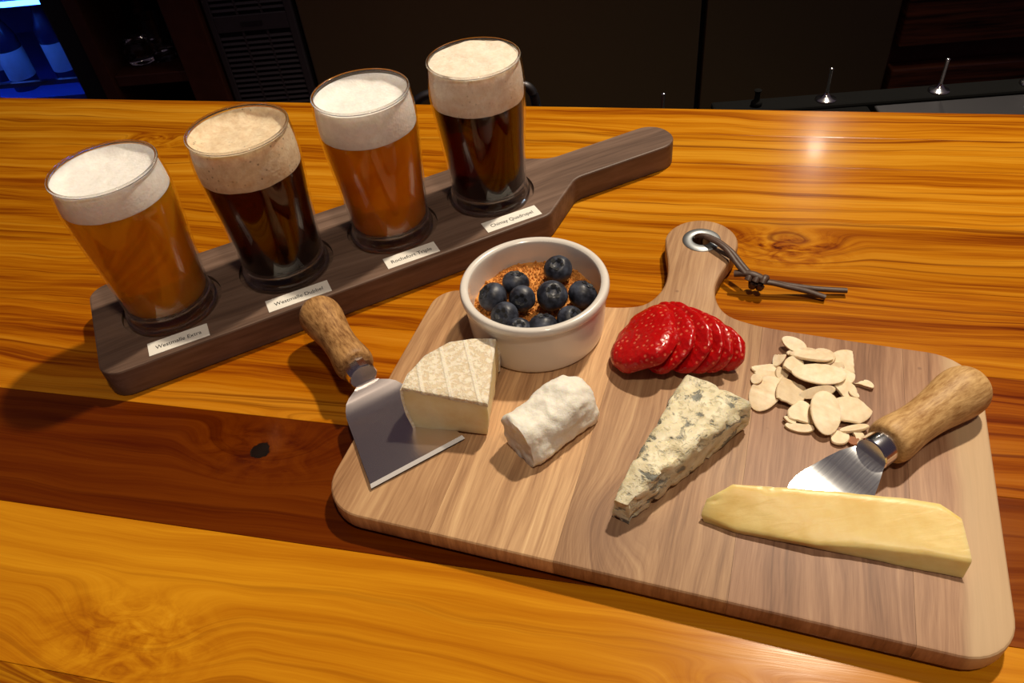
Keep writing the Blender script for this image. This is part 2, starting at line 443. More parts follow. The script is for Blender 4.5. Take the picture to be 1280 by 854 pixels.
def lathe_bm(prof, seg=48, bm=None):
    """revolve (r, z) points about Z; closed where r = 0"""
    bm = bm or bmesh.new()
    rings = []
    for (r, z) in prof:
        if r < 1e-7:
            rings.append([bm.verts.new((0, 0, z))])
        else:
            rings.append([bm.verts.new((r * math.cos(2 * math.pi * i / seg), r * math.sin(2 * math.pi * i / seg), z)) for i in range(seg)])
    for a, b in zip(rings, rings[1:]):
        for i in range(seg):
            j = (i + 1) % seg
            if len(a) == 1 and len(b) == 1:
                continue
            if len(a) == 1:
                bm.faces.new((a[0], b[j], b[i]))
            elif len(b) == 1:
                bm.faces.new((a[i], a[j], b[0]))
            else:
                bm.faces.new((a[i], a[j], b[j], b[i]))
    return bm
def catmull(pts, n=8):
    P = [Vector(p) for p in pts]
    P = [2 * P[0] - P[1]] + P + [2 * P[-1] - P[-2]]
    out = []
    for i in range(1, len(P) - 2):
        for k in range(n):
            t = k / n
            a, b, c, d = P[i - 1:i + 3]
            out.append(0.5 * ((2 * b) + (c - a) * t + (2 * a - 5 * b + 4 * c - d) * t * t + (3 * b - a - 3 * c + d) * t ** 3))
    out.append(P[-2])
    return out
def smooth_prof(pts, n=6):
    return [(max(0.0, p.x), p.y) for p in catmull([(r, z, 0) for r, z in pts], n)]
def sweep_bm(path, ra, rb=None, seg=10, bm=None, flat=None):
    """tube along a list of points, section ra (sideways) by rb (upwards)"""
    bm = bm or bmesh.new()
    rb = rb or ra
    rings = []
    for i, p in enumerate(path):
        t = (path[min(i + 1, len(path) - 1)] - path[max(i - 1, 0)]).normalized()
        up = Vector((0, 0, 1)) if abs(t.z) < 0.95 else Vector((0, 1, 0))
        s = t.cross(up).normalized()
        u = s.cross(t)
        rings.append([bm.verts.new(p + s * ra * math.cos(a) + u * rb * math.sin(a)) for a in [2 * math.pi * k / seg for k in range(seg)]])
    for a, b in zip(rings, rings[1:]):
        for k in range(seg):
            bm.faces.new((a[k], a[(k + 1) % seg], b[(k + 1) % seg], b[k]))
    bm.faces.new(rings[0])
    bm.faces.new(rings[-1])
    return bm
def fillet(poly, n=8):
    """poly: (x, y, radius) corners -> rounded outline"""
    out = []
    N = len(poly)
    for i in range(N):
        x, y, r = poly[i]
        p = Vector((x, y))
        a = Vector(poly[i - 1][:2]) - p
        b = Vector(poly[(i + 1) % N][:2]) - p
        if r <= 0:
            out.append((x, y))
            continue
        ang = a.angle(b)
        d = min(r / math.tan(ang / 2), a.length * 0.49, b.length * 0.49)
        r2 = d * math.tan(ang / 2)
        bis = (a.normalized() + b.normalized()).normalized()
        c = p + bis * (r2 / math.sin(ang / 2))
        s = p + a.normalized() * d - c
        e = p + b.normalized() * d - c
        a0 = math.atan2(s.y, s.x)
        da = math.atan2(e.y, e.x) - a0
        while da > math.pi: da -= 2 * math.pi
        while da < -math.pi: da += 2 * math.pi
        for k in range(n + 1):
            t = a0 + da * k / n
            out.append((c.x + r2 * math.cos(t), c.y + r2 * math.sin(t)))
    return out
def prism_bm(outline, z0, z1, bev=0.0, seg=3, bev_bottom=None):
    bm = bmesh.new()
    vb = [bm.verts.new((x, y, z0)) for x, y in outline]
    vt = [bm.verts.new((x, y, z1)) for x, y in outline]
    fb = bm.faces.new(vb[::-1])
    ft = bm.faces.new(vt)
    n = len(vb)
    for i in range(n):
        bm.faces.new((vb[i], vb[(i + 1) % n], vt[(i + 1) % n], vt[i]))
    bmesh.ops.recalc_face_normals(bm, faces=bm.faces)
    if bev:
        bmesh.ops.bevel(bm, geom=list(ft.edges), offset=bev, segments=seg, affect='EDGES', profile=0.5)
    if bev_bottom:
        low = [f for f in bm.faces if len(f.verts) > 8 and f.calc_center_median().z < (z0 + z1) / 2]
        bmesh.ops.bevel(bm, geom=list(low[0].edges), offset=bev_bottom, segments=4, affect='EDGES', profile=0.5)
    return bm
def boolean_cut(bm, cutters):
    """subtract closed cutter bmeshes from bm, return a mesh"""
    me = mesh_from(bm)
    o = bpy.data.objects.new('work', me)
    C.objects.link(o)
    cs = []
    for c in cutters:
        co = bpy.data.objects.new('work_cut', mesh_from(c))
        C.objects.link(co)
        cs.append(co)
        md = o.modifiers.new('cut', 'BOOLEAN')
        md.operation = 'DIFFERENCE'
        md.object = co
        md.solver = 'EXACT'
    dg = bpy.context.evaluated_depsgraph_get()
    res = bpy.data.meshes.new_from_object(o.evaluated_get(dg))
    bpy.data.objects.remove(o)
    for co in cs:
        bpy.data.objects.remove(co)
    return res
def ring4(fb, ft, bt, bb, n=6, p=7.0, count=28):
    """closed ring on a rounded quad given by four 3D corners"""
    out = []
    for k in range(count):
        a = 2 * math.pi * (k + 0.5) / count
        c, s = math.cos(a), math.sin(a)
        m = (abs(c) ** p + abs(s) ** p) ** (-1 / p)
        u, w = (c * m + 1) / 2, (s * m + 1) / 2        # u: front->back, w: bottom->top
        out.append((1 - u) * ((1 - w) * Vector(fb) + w * Vector(ft)) + u * ((1 - w) * Vector(bb) + w * Vector(bt)))
    return out
def loft_bm(rings, caps=3):
    bm = bmesh.new()
    def shrink(r, f):
        c = sum(r, Vector()) / len(r)
        return [c + (v - c) * f for v in r]
    full = [shrink(rings[0], f) for f in [0.04 + 0.96 * k / (caps + 1) for k in range(caps + 1)]]
    full += rings
    full += [shrink(rings[-1], f) for f in [1 - 0.96 * (k + 1) / (caps + 1) for k in range(caps + 1)]]
    V = [[bm.verts.new(v) for v in r] for r in full]
    n = len(V[0])
    for a, b in zip(V, V[1:]):
        for k in range(n):
            bm.faces.new((a[k], a[(k + 1) % n], b[(k + 1) % n], b[k]))
    bm.faces.new(V[0])
    bm.faces.new(V[-1])
    bmesh.ops.recalc_face_normals(bm, faces=bm.faces)
    return bm
def roughen(bm, amp, scale, seed=0.0, zmin=None, octaves=4):
    bm.normal_update()
    new = []
    for v in bm.verts:
        f = noise.fractal((v.co + Vector((seed, seed * 2, 0))) * scale, 1.0, 2.0, octaves)
        new.append(v.co + v.normal * f * amp)
    for v, c in zip(bm.verts, new):
        v.co = c
        if zmin is not None and v.co.z < zmin:
            v.co.z = zmin

# ------------------------------------------------------------------ setting
BAR = R(-16.84)          # bar top runs at this angle
BACK = R(-5.5)           # back bar runs at this angle
fl = box('floor', -4, 4, -2, 4.2, -1.12, -1.07, M['floor_dark'])
fl['kind'] = 'structure'
wb = box('wall_back', -3.2, 3.2, 2.42, 2.5, -1.07, 1.9, M['floor_dark'])
wb.rotation_euler.z = BACK
wb['kind'] = 'structure'

# bar counter of edge-glued planks, the joints a hair deep
bar = tag(empty('bar_counter', (0, 0, 0), BAR), 'glossy orange teak bar counter of wide planks under both boards', 'bar counter')
seams = [-0.20, -0.125, -0.05, 0.022, 0.094, 0.169, 0.2412, 0.317, 0.383, 0.447, 0.5135, 0.5555, 0.5956]
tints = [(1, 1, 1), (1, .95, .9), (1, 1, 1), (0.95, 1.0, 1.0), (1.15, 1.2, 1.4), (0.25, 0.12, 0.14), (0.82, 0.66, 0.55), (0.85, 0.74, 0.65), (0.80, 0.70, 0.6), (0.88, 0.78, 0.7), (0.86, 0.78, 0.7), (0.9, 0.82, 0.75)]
for i, (a, b) in enumerate(zip(seams, seams[1:])):
    joints = {5: [-0.397, 0.10], 6: [0.0]}.get(i, [])
    cuts = [-1.35] + joints + [1.25]
    for j, (x0, x1) in enumerate(zip(cuts, cuts[1:])):
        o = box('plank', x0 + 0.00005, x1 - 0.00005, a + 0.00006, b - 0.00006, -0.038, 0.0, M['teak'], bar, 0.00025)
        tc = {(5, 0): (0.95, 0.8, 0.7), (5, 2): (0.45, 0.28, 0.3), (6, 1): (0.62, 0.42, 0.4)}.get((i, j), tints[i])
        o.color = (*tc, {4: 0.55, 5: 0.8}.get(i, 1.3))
ap = box('apron', -1.35, 1.25, 0.52, 0.545, -1.07, -0.0385, M['dark_wood'], bar)

# ------------------------------------------------------------------ back bar
def back_thing(name, label, cat, d, n=1.7, z=-1.07):
    o = empty(name, (d * math.cos(BACK) - n * math.sin(BACK), d * math.sin(BACK) + n * math.cos(BACK), z), BACK)
    return tag(o, label, cat)
def local_box(name, x0, x1, y0, y1, z0, z1, mat, parent, bev=0.0):
    return box(name, x0, x1, y0, y1, z0 + 1.07, z1 + 1.07, mat, parent, bev)

# glass-door cooler with blue light
ck = back_thing('bottle_cooler', 'glass door bottle cooler glowing blue behind the bar', 'cooler', -1.024)
local_box('side_panel', -0.03, 0.0, 0.02, 0.55, -1.07, -0.12, M['black'], ck)
local_box('side_panel', -0.80, -0.77, 0.02, 0.55, -1.07, -0.12, M['black'], ck)
local_box('back_panel', -0.77, -0.03, 0.50, 0.55, -1.07, -0.12, M['cooler_in'], ck)
local_box('top_panel', -0.80, 0.0, 0.02, 0.55, -0.12, -0.08, M['black'], ck)
local_box('shelf', -0.77, -0.03, 0.06, 0.50, -0.475, -0.465, M['cooler_in'], ck)
local_box('shelf_rail', -0.77, -0.045, 0.035, 0.045, -0.425, -0.415, M['chrome'], ck)
local_box('bottom_panel', -0.77, -0.03, 0.02, 0.5, -1.07, -0.98, M['black'], ck)
dr = local_box('door_glass', -0.75, -0.05, 0.004, 0.010, -1.0, -0.16, M['cooler_glass'], ck)
fr = local_box('door_stile', -0.05, 0.0, -0.012, 0.018, -1.03, -0.12, M['black'], ck, 0.004)
local_box('door_stile', -0.80, -0.75, -0.012, 0.018, -1.03, -0.12, M['black'], ck, 0.004)
local_box('door_rail', -0.75, -0.05, -0.012, 0.018, -0.16, -0.12, M['black'], ck, 0.004)
local_box('door_rail', -0.75, -0.05, -0.012, 0.018, -1.03, -0.99, M['black'], ck, 0.004)
local_box('light_strip', -0.74, -0.08, 0.04, 0.052, -0.246, -0.238, M['led'], ck)
local_box('strip_bracket', -0.76, -0.06, 0.052, 0.058, -0.25, -0.12, M['black'], ck)
BOT = smooth_prof([(0.0, 0), (0.028, 0.0), (0.031, 0.006), (0.031, 0.11), (0.029, 0.13), (0.016, 0.165), (0.0125, 0.19), (0.0125, 0.225), (0.0145, 0.228), (0.0145, 0.237), (0.0, 0.238)], 4)
bot_me = mesh_from(lathe_bm(BOT, 24), 50)
lab_me = mesh_from(lathe_bm([(0.0312, 0.028), (0.0316, 0.03), (0.0316, 0.095), (0.0312, 0.097)], 24), 50)
for k, (x, y, lab) in enumerate([(-0.083, 0.12, 'dark bottle with pale label beside the right stile inside the blue cooler'), (-0.17, 0.16, 'dark bottle with pale label in the middle of the blue cooler shelf'), (-0.27, 0.13, 'dark bottle with pale label at the far side inside the blue cooler'), (-0.36, 0.2, 'dark bottle standing deep in the blue cooler')]):
    b = tag(back_thing('beer_bottle', '', 'bottle', -1.024 + x, 1.7 + y, -0.465), lab, 'bottle', 'bottles in the blue cooler')
    link('bottle_body', bot_me, M['bottle'] if not bot_me.materials else [], b) if not bot_me.materials else link('bottle_body', bot_me, [], b)
    link('paper_label', lab_me, M['bottle_label'], b) if not lab_me.materials else link('paper_label', lab_me, [], b)

# open wooden shelf cabinet
sc = back_thing('shelf_cabinet', 'open dark wooden cabinet holding glassware beside the cooler', 'cabinet', -1.024)
local_box('post', 0.002, 0.035, -0.02, 0.5, -1.07, -0.12, M['dark_wood'], sc, 0.003)
local_box('post', 0.205, 0.284, -0.02, 0.5, -1.07, -0.12, M['dark_wood'], sc, 0.003)
local_box('shelf', 0.035, 0.205, -0.01, 0.5, -0.425, -0.40, M['dark_wood'], sc, 0.002)
local_box('shelf', 0.035, 0.205, -0.01, 0.5, -0.80, -0.775, M['dark_wood'], sc, 0.002)
local_box('back_board', 0.035, 0.205, 0.49, 0.5, -1.07, -0.12, M['black'], sc)
local_box('cabinet_top', 0.002, 0.284, -0.03, 0.5, -0.12, -0.08, M['dark_wood'], sc, 0.003)
JAR = smooth_prof([(0.0, 0.003), (0.026, 0.003), (0.032, 0.008), (0.034, 0.03), (0.031, 0.042), (0.026, 0.05), (0.027, 0.055)], 4)
TUM = [(0.0, 0.004), (0.024, 0.004), (0.026, 0.0), (0.028, 0.02), (0.033, 0.10), (0.031, 0.10), (0.026, 0.02), (0.0, 0.012)]
for (nm, prof, x, y, lab) in [('glass_jar', JAR, 0.082, 0.06, 'squat clear glass jar on the dark cabinet shelf'), ('tumbler', TUM, 0.130, 0.07, 'clear glass tumbler beside the squat jar on the cabinet shelf'), ('tumbler', TUM, 0.175, 0.12, 'clear glass tumbler by the right post of the dark cabinet'), ('tumbler', TUM, 0.070, 0.15, 'clear glass tumbler standing behind the squat jar in the dark cabinet')]:
    o = link(nm, mesh_from(lathe_bm(prof, 24), 50), M['glass_solid'])
    e = back_thing('tmp', '', None, -1.024 + x, 1.7 + y, -0.40)
    o.location, o.rotation_euler = e.location, e.rotation_euler
    bpy.data.objects.remove(e)
    tag(o, lab, 'glass')

# louvred black machine
lm = back_thing('ice_machine', 'dark louvred front of an ice machine between cabinet and steel fridge', 'ice machine', -0.738)
local_box('body', 0.002, 0.198, 0.012, 0.5, -1.0, -0.10, M['black'], lm, 0.004)
local_box('grille_backing', 0.015, 0.185, 0.006, 0.012, -0.98, -0.12, M['black'], lm)
local_box('grille_frame', 0.004, 0.018, -0.004, 0.012, -1.0, -0.10, M['charcoal'], lm, 0.002)
local_box('grille_frame', 0.178, 0.194, -0.004, 0.012, -1.0, -0.10, M['charcoal'], lm, 0.002)
local_box('grille_band', 0.018, 0.178, -0.004, 0.012, -0.327, -0.292, M['charcoal'], lm, 0.001)
local_box('grille_divider', 0.0705, 0.0755, -0.002, 0.010, -0.98, -0.12, M['charcoal'], lm)
local_box('grille_divider', 0.1245, 0.1295, -0.002, 0.010, -0.98, -0.12, M['charcoal'], lm)
local_box('name_plate', 0.075, 0.122, -0.0055, -0.0035, -0.315, -0.306, M['ledge_steel'], lm)
sl_me = mesh_from(box_bm(-0.0265, 0.0265, -0.002, 0.010, -0.0035, 0.0035, 0.001, 1))
sl_me.materials.append(M['charcoal'])
for cx in (0.0445, 0.100, 0.1535):
    for k in range(34):
        z = -0.16 - k * 0.0121
        if -0.334 < z < -0.286:
            continue
        s = link('slat', sl_me, [], lm)
        s.location = (cx, 0, z + 1.07)
        s.rotation_euler.x = R(-25)
local_box('foot', 0.03, 0.06, 0.05, 0.45, -1.07, -1.0, M['black'], lm)
local_box('foot', 0.14, 0.17, 0.05, 0.45, -1.07, -1.0, M['black'], lm)

# stainless back-bar fridge
fg = back_thing('back_bar_fridge', 'dark stainless steel two door fridge behind the bar', 'fridge', -0.54)
local_box('body', 0.004, 1.293, 0.03, 0.55, -1.07, -0.12, M['black'], fg, 0.004)
local_box('door', 0.006, 0.868, 0.0, 0.028, -0.97, -0.14, M['fridge_steel'], fg, 0.004)
local_box('door', 0.880, 1.290, 0.0, 0.028, -0.97, -0.14, M['fridge_steel'], fg, 0.004)
local_box('counter_top', 0.0, 1.295, -0.02, 0.55, -0.12, -0.085, M['fridge_steel'], fg, 0.003)
# mahogany drawer cabinet
dc = back_thing('drawer_cabinet', 'dark red mahogany cabinet at the end of the steel fridge', 'cabinet', 0.757)
local_box('body', 0.003, 0.95, 0.03, 0.55, -1.07, -0.12, M['dark_wood'], dc)
local_box('drawer_front', 0.004, 0.945, -0.01, 0.028, -0.484, -0.20, M['mahogany'], dc, 0.004)
local_box('drawer_front', 0.004, 0.945, -0.01, 0.028, -1.04, -0.535, M['mahogany'], dc, 0.004)
local_box('cabinet_top', 0.0, 0.96, -0.03, 0.55, -0.12, -0.085, M['dark_wood'], dc, 0.003)

# underbar ledge with mat, stoppers and tap
uz = -0.152
ub = back_thing('underbar_ledge', 'grey steel underbar ledge below the far edge of the counter', 'ledge', 0.0, 0.85, 0)
box('ledge_top', 0.372, 1.1, -0.10, 0.002, uz - 0.016, uz - 0.004, M['ledge_steel'], ub, 0.002)
box('tray', 0.19, 1.1, 0.003, 0.034, uz - 0.016, uz - 0.0002, M['rubber'], ub, 0.003)
box('tray_apron', 0.105, 1.1, 0.006, 0.030, -0.9, uz - 0.015, M['rubber'], ub)
box('leg', 0.12, 0.15, 0.005, 0.030, -1.07, -0.899, M['ledge_steel'], ub)
box('leg', 1.05, 1.08, 0.005, 0.030, -1.07, -0.899, M['ledge_steel'], ub)
mt = box('drip_mat', 0.10, 0.365, -0.070, 0.002, uz - 0.016, uz - 0.003, M['rubber'], ub, 0.003)
st_prof = smooth_prof([(0.0, 0.0), (0.011, 0.0), (0.0115, 0.0016), (0.006, 0.004), (0.003, 0.007), (0.0022, 0.012), (0.0022, 0.034), (0.0026, 0.038), (0.0, 0.0392)], 3)
st_me = mesh_from(lathe_bm(st_prof, 20), 60)
st_me.materials.append(M['chrome'])
for (d, n, z, lab) in [(0.321, 0.868, uz, 'chrome flanged peg standing before the steel fridge on the underbar ledge'), (0.450, 0.868, uz, 'chrome flanged peg standing on bare steel before the mahogany cabinet'), (0.127, 0.845, uz - 0.003, 'slim chrome peg near the end of the underbar ledge by the paddle handle'), (0.553, 0.868, uz, 'chrome flanged peg on bare steel farthest along the ledge')]:
    o = link('chrome_peg', st_me, [])
    e = back_thing('tmp', '', None, d, n, z)
    o.location, o.rotation_euler = e.location, e.rotation_euler
    bpy.data.objects.remove(e)
    tag(o, lab, 'peg', 'chrome pegs behind the bar')
o = link('rubber_stopper', mesh_from(lathe_bm(smooth_prof([(0, 0), (0.006, 0), (0.006, 0.005), (0.0035, 0.007), (0.003, 0.016), (0.0045, 0.019), (0, 0.021)], 3), 16), 60), M['rubber'])
e = back_thing('tmp', '', None, 0.240, 0.866, uz)
o.location = e.location
bpy.data.objects.remove(e)
tag(o, 'small black rubber stopper on the underbar ledge between two chrome pegs', 'stopper')
fc = back_thing('faucet', 'grey bent pipe faucet behind the ruby beer glass', 'faucet', -0.16, 0.85, uz)
link('riser', mesh_from(lathe_bm([(0, -1.07 - uz), (0.02, -1.07 - uz), (0.02, -1.06 - uz), (0.009, -1.05 - uz), (0.009, 0.001), (0, 0.001)], 16), 40), M['ledge_steel'], fc)
link('spout', mesh_from(sweep_bm(catmull([(0, 0, 0), (0, 0, 0.035), (0.006, 0, 0.05), (0.03, 0, 0.056), (0.10, 0, 0.0575), (0.128, 0, 0.056), (0.138, 0, 0.046), (0.141, 0, 0.03), (0.142, 0, 0.016)], 6), 0.0055, seg=14), 50), M['ledge_steel'], fc)
link('base_flange', mesh_from(lathe_bm([(0, 0), (0.014, 0), (0.014, 0.006), (0.008, 0.009), (0, 0.009)], 20), 40), M['ledge_steel'], fc)

# ------------------------------------------------------------------ flight paddle
FA = R(21.4)
FO = (-0.10, 0.42)
T1 = 0.019
gx = (-0.1104, -0.0386, 0.0334, 0.1050)
def fworld(x, y, z):
    return Vector((FO[0] + x * math.cos(FA) - y * math.sin(FA), FO[1] + x * math.sin(FA) + y * math.cos(FA), z))
out = fillet([(-0.1568, -0.0462, 0.012), (0.1265, -0.0462, 0.014), (0.1620, -0.0178, 0.016), (0.2487, -0.0190, 0.0155), (0.2487, 0.0145, 0.0155), (0.1600, 0.0150, 0.022), (0.1180, 0.0440, 0.020), (-0.1568, 0.0446, 0.012)], 8)
bm = prism_bm(out, 0.0, T1, 0.0012, 2, 0.0012)
cut = []
for x in gx:
    c = lathe_bm([(0, T1 - 0.003), (0.0299, T1 - 0.003), (0.0299, T1 + 0.01), (0, T1 + 0.01)], 64)
    for v in c.verts:
        v.co.x += x
        v.co.y -= 0.0006
    cut.append(c)
me = boolean_cut(bm, cut)
me.shade_smooth()
me.set_sharp_from_angle(angle=R(18))
fp = link('flight_paddle', me, M['walnut'])
fp.location = (FO[0], FO[1], 0)
fp.rotation_euler.z = FA
tag(fp, 'long dark walnut tasting paddle with handle carrying four beer glasses', 'serving board')

# ------------------------------------------------------------------ beer glasses
HG = 0.098
OUTER = [(0.0254, 0.0118), (0.0256, 0.018), (0.0264, 0.030), (0.0276, 0.045), (0.0289, 0.060), (0.0298, 0.074), (0.0300, 0.081), (0.0296, 0.088), (0.0288, 0.0945), (0.0284, 0.0975)]
prof_o = smooth_prof(OUTER, 5)
def r_at(z, off=0.0):
    for (r0, z0), (r1, z1) in zip(prof_o, prof_o[1:]):
        if z0 <= z <= z1:
            return r0 + (r1 - r0) * (z - z0) / max(1e-9, z1 - z0) - off
    return (prof_o[0][0] if z < prof_o[0][1] else prof_o[-1][0]) - off
TW = 0.0013
wall = list(prof_o) + [(0.0281, 0.0980), (0.0277, 0.0980), (0.0273, 0.0975)] + [(r - TW, z) for r, z in reversed(prof_o)][1:]
wall_me = mesh_from(lathe_bm(wall, 72), 60)
wall_me.materials.append(M['glass_wall'])
foot = smooth_prof([(0.0, 0.0025), (0.018, 0.0022), (0.0225, 0.0003), (0.0256, 0.0), (0.0270, 0.0018), (0.0271, 0.0048), (0.0263, 0.0078), (0.0254, 0.0100), (0.0254, 0.0118), (0.0249, 0.0121), (0.0240, 0.0118), (0.018, 0.0098), (0.008, 0.0088), (0.0, 0.0086)], 4)
foot_me = mesh_from(lathe_bm(foot, 72), 70)
foot_me.materials.append(M['glass_foot'])
rim_me = mesh_from(lathe_bm([(0.02785 + 0.00085 * math.cos(2 * math.pi * k / 12), 0.0978 + 0.00085 * math.sin(2 * math.pi * k / 12)) for k in range(13)], 72), 80)
rim_me.materials.append(M['glass_rim'])
def beer_glass(x, label, beer_mat, foam_mat, zb, zt, dome, seed):
    g = empty('beer_glass', fworld(x, -0.0006, T1 - 0.003), random.uniform(0, 6))
    tag(g, label, 'beer glass', 'beer glasses on the tasting paddle')
    link('glass_bowl', wall_me, [], g)
    link('glass_foot', foot_me, [], g)
    link('glass_rim', rim_me, [], g)
    # beer column
    pr = [(0.0, 0.0089), (0.008, 0.0091), (0.018, 0.0101), (0.0233, 0.0118)]
    z = 0.0135
    while z < zb:
        pr.append((r_at(z, TW * 0.95), z))
        z += 0.003
    pr += [(r_at(zb, TW * 0.95), zb), (0.0, zb)]
    link('beer', mesh_from(lathe_bm(pr, 72), 60), beer_mat, g)
    # foam head, its lower edge and its top uneven
    seg = 72
    bm = bmesh.new()
    rings = []
    zs = [zb - 0.0002 + (zt - zb) * k / 6 for k in range(7)]
    def rr(z):
        return r_at(z, TW * 0.9)
    spec = [(0.0, zb - 0.0002), (rr(zb), zb - 0.0002)] + [(rr(z), z) for z in zs[1:]]
    top = [(rr(zt) * f, zt - dome * (1 - f ** 9) if dome >= 0 else zt - dome * (1 - f * f)) for f in (0.985, 0.96, 0.92, 0.86, 0.78, 0.68, 0.56, 0.44, 0.32, 0.2, 0.1)]
    spec += top + [(0.0, top[-1][1])]
    lathe_bm(spec, seg, bm)
    for v in bm.verts:
        r = math.hypot(v.co.x, v.co.y)
        w = noise.fractal(Vector((v.co.x * 90 + seed, v.co.y * 90, seed)), 1.0, 2.0, 4)
        if v.co.z > zt - abs(dome) - 0.001 and r < rr(zt) * 0.99:
            v.co.z += w * 0.0011
        elif v.co.z < zb and r > 0.01:
            v.co.z += w * 0.0004
    link('foam_head', mesh_from(bm, 60), foam_mat, g)
    return g
beer_glass(gx[0], 'glass of hazy golden beer with white foam at the paddle end', M['beer_gold'], M['foam_white'], 0.0820, 0.0968, 0.0050, 1)
beer_glass(gx[1], 'glass of dark brown beer with bubbly tan foam between the two pale beers', M['beer_brown'], M['foam_cream'], 0.0740, 0.0965, 0.0058, 2)
beer_glass(gx[2], 'glass of hazy amber beer with thick white foam between the two dark beers', M['beer_amber'], M['foam_white'], 0.0765, 0.0962, 0.0058, 3)
beer_glass(gx[3], 'glass of dark ruby beer with ivory foam to the brim by the paddle handle', M['beer_ruby'], M['foam_ivory'], 0.0735, 0.0966, -0.0004, 4)

# paper labels with printed names
def text_mesh(s, height, width):
    cu_ = bpy.data.curves.new('txt', 'FONT')
    cu_.body = s
    cu_.size = 0.01
    cu_.resolution_u = 3
    cu_.offset = 0.00006
    o = bpy.data.objects.new('txt', cu_)
    C.objects.link(o)
    bpy.context.view_layer.update()
    me = bpy.data.meshes.new_from_object(o.evaluated_get(bpy.context.evaluated_depsgraph_get()))
    bpy.data.objects.remove(o)
    xs = [v.co.x for v in me.vertices]
    ys = [v.co.y for v in me.vertices]
    k = width / (max(xs) - min(xs))
    cx = (max(xs) + min(xs)) / 2
    for v in me.vertices:
        v.co.x = (v.co.x - cx) * k
        v.co.y = (v.co.y - 0.0035) * height / 0.0070
    return me
for (x, s, lab, w, rot) in [(-0.1120, 'Westmalle Extra', 'white paper label in front of the golden beer glass', 0.0262, -1.0),
                            (-0.0402, 'Westmalle Dubbel', 'white paper label in front of the dark brown beer glass', 0.0300, -1.0),
                            (0.0330, 'Rochefort Triple', 'white paper label in front of the amber beer glass', 0.0268, -1.0),
                            (0.1033, 'Chimay Quadrupel', 'white paper label in front of the ruby beer glass', 0.0300, -1.0)]:
    hw = 0.0172 if w < 0.028 else 0.0193
    pl = empty('paper_label', fworld(x, -0.0370, T1), FA + R(rot))
    tag(pl, lab, 'label', 'name labels on the paddle')
    box('slip', -hw, hw, -0.0058, 0.0058, 0.0, 0.0004, M['paper'], pl)
    tm = link('lettering', text_mesh(s, 0.0033, w), M['ink'], pl)
    tm.location = (0, -0.0002, 0.00046)

# ------------------------------------------------------------------ cutting board
CA = R(-22.5)
CO = (0.05, 0.24)
T2 = 0.013
cb = tag(empty('cutting_board', (CO[0], CO[1], 0), CA), 'pale brown wooden cutting board with a round handle under the cheeses', 'cutting board')
hx = 0.0135
left_side = [(-0.0105, 0.0955), (-0.0035, 0.1065), (-0.0012, 0.120), (-0.0030, 0.136), (-0.0066, 0.150), (-0.0085, 0.160)]
left_curve = [(p.x, p.y) for p in catmull([(-0.040, 0.0890, 0), (-0.024, 0.0905, 0)] + [(a, b, 0) for a, b in left_side], 4)]
right_curve = [(p.x, p.y) for p in catmull([(0.0355, 0.160, 0), (0.0340, 0.150, 0), (0.0300, 0.136, 0), (0.0272, 0.120, 0), (0.0300, 0.1055, 0), (0.0375, 0.0960, 0), (0.052, 0.0915, 0), (0.068, 0.0902, 0)], 4)]
cap = []
for k in range(1, 24):
    a = math.pi - math.pi * k / 24
    cap.append((hx + 0.022 * math.cos(a), 0.160 + 0.0232 * math.sin(a)))
corner = lambda pts: pts
base_poly = fillet([(0.10, 0.0893, 0), (0.1610, 0.0885, 0.024), (0.1612, -0.0758, 0.021), (-0.1325, -0.0758, 0.022), (-0.1325, 0.0868, 0.016), (-0.07, 0.0878, 0)], 9)
outl = left_curve + cap + right_curve + base_poly
area = sum(a[0] * b[1] - b[0] * a[1] for a, b in zip(outl, outl[1:] + outl[:1]))
if area < 0:
    outl = outl[::-1]
bm = prism_bm(outl, 0.0, T2, 0.0016, 3, 0.0042)
hole = lathe_bm([(0, -0.01), (0.0062, -0.01), (0.0062, 0.03), (0, 0.03)], 32)
for v in hole.verts:
    v.co.x += hx
    v.co.y += 0.1615
board_me = boolean_cut(bm, [hole])
cutsx = [-0.2, -0.0745, -0.0168, 0.0560, 0.1255, 0.25]
stints = [(1.06, 0.98, 0.76), (1.28, 1.24, 0.98), (0.90, 0.84, 0.68), (0.76, 0.66, 0.58), (0.84, 0.74, 0.64)]
for (a, b), tc in zip(zip(cutsx, cutsx[1:]), stints):
    bm = bmesh.new()
    bm.from_mesh(board_me)
    for x, inner in ((a + 0.00005, True), (b - 0.00005, False)):
        r = bmesh.ops.bisect_plane(bm, geom=bm.verts[:] + bm.edges[:] + bm.faces[:], plane_co=(x, 0, 0), plane_no=(1, 0, 0), clear_inner=inner, clear_outer=not inner)
        ed = [g for g in r['geom_cut'] if isinstance(g, bmesh.types.BMEdge)]
        if ed:
            bmesh.ops.holes_fill(bm, edges=ed, sides=0)
    o = link('stave', mesh_from(bm, 18), M['acacia'], cb)
    o.color = (*tc, 1)
gr = link('grommet', mesh_from(lathe_bm([(0.0058, -0.002), (0.0058, 0.0008), (0.0068, 0.0014), (0.0108, 0.0010), (0.0116, 0.0004), (0.0116, -0.0002), (0.0061, -0.0002), (0.0061, -0.002)], 48), 40), M['zinc'], cb)
gr.location = (hx, 0.1615, T2)
gr['label'] = 'grey metal grommet ring'

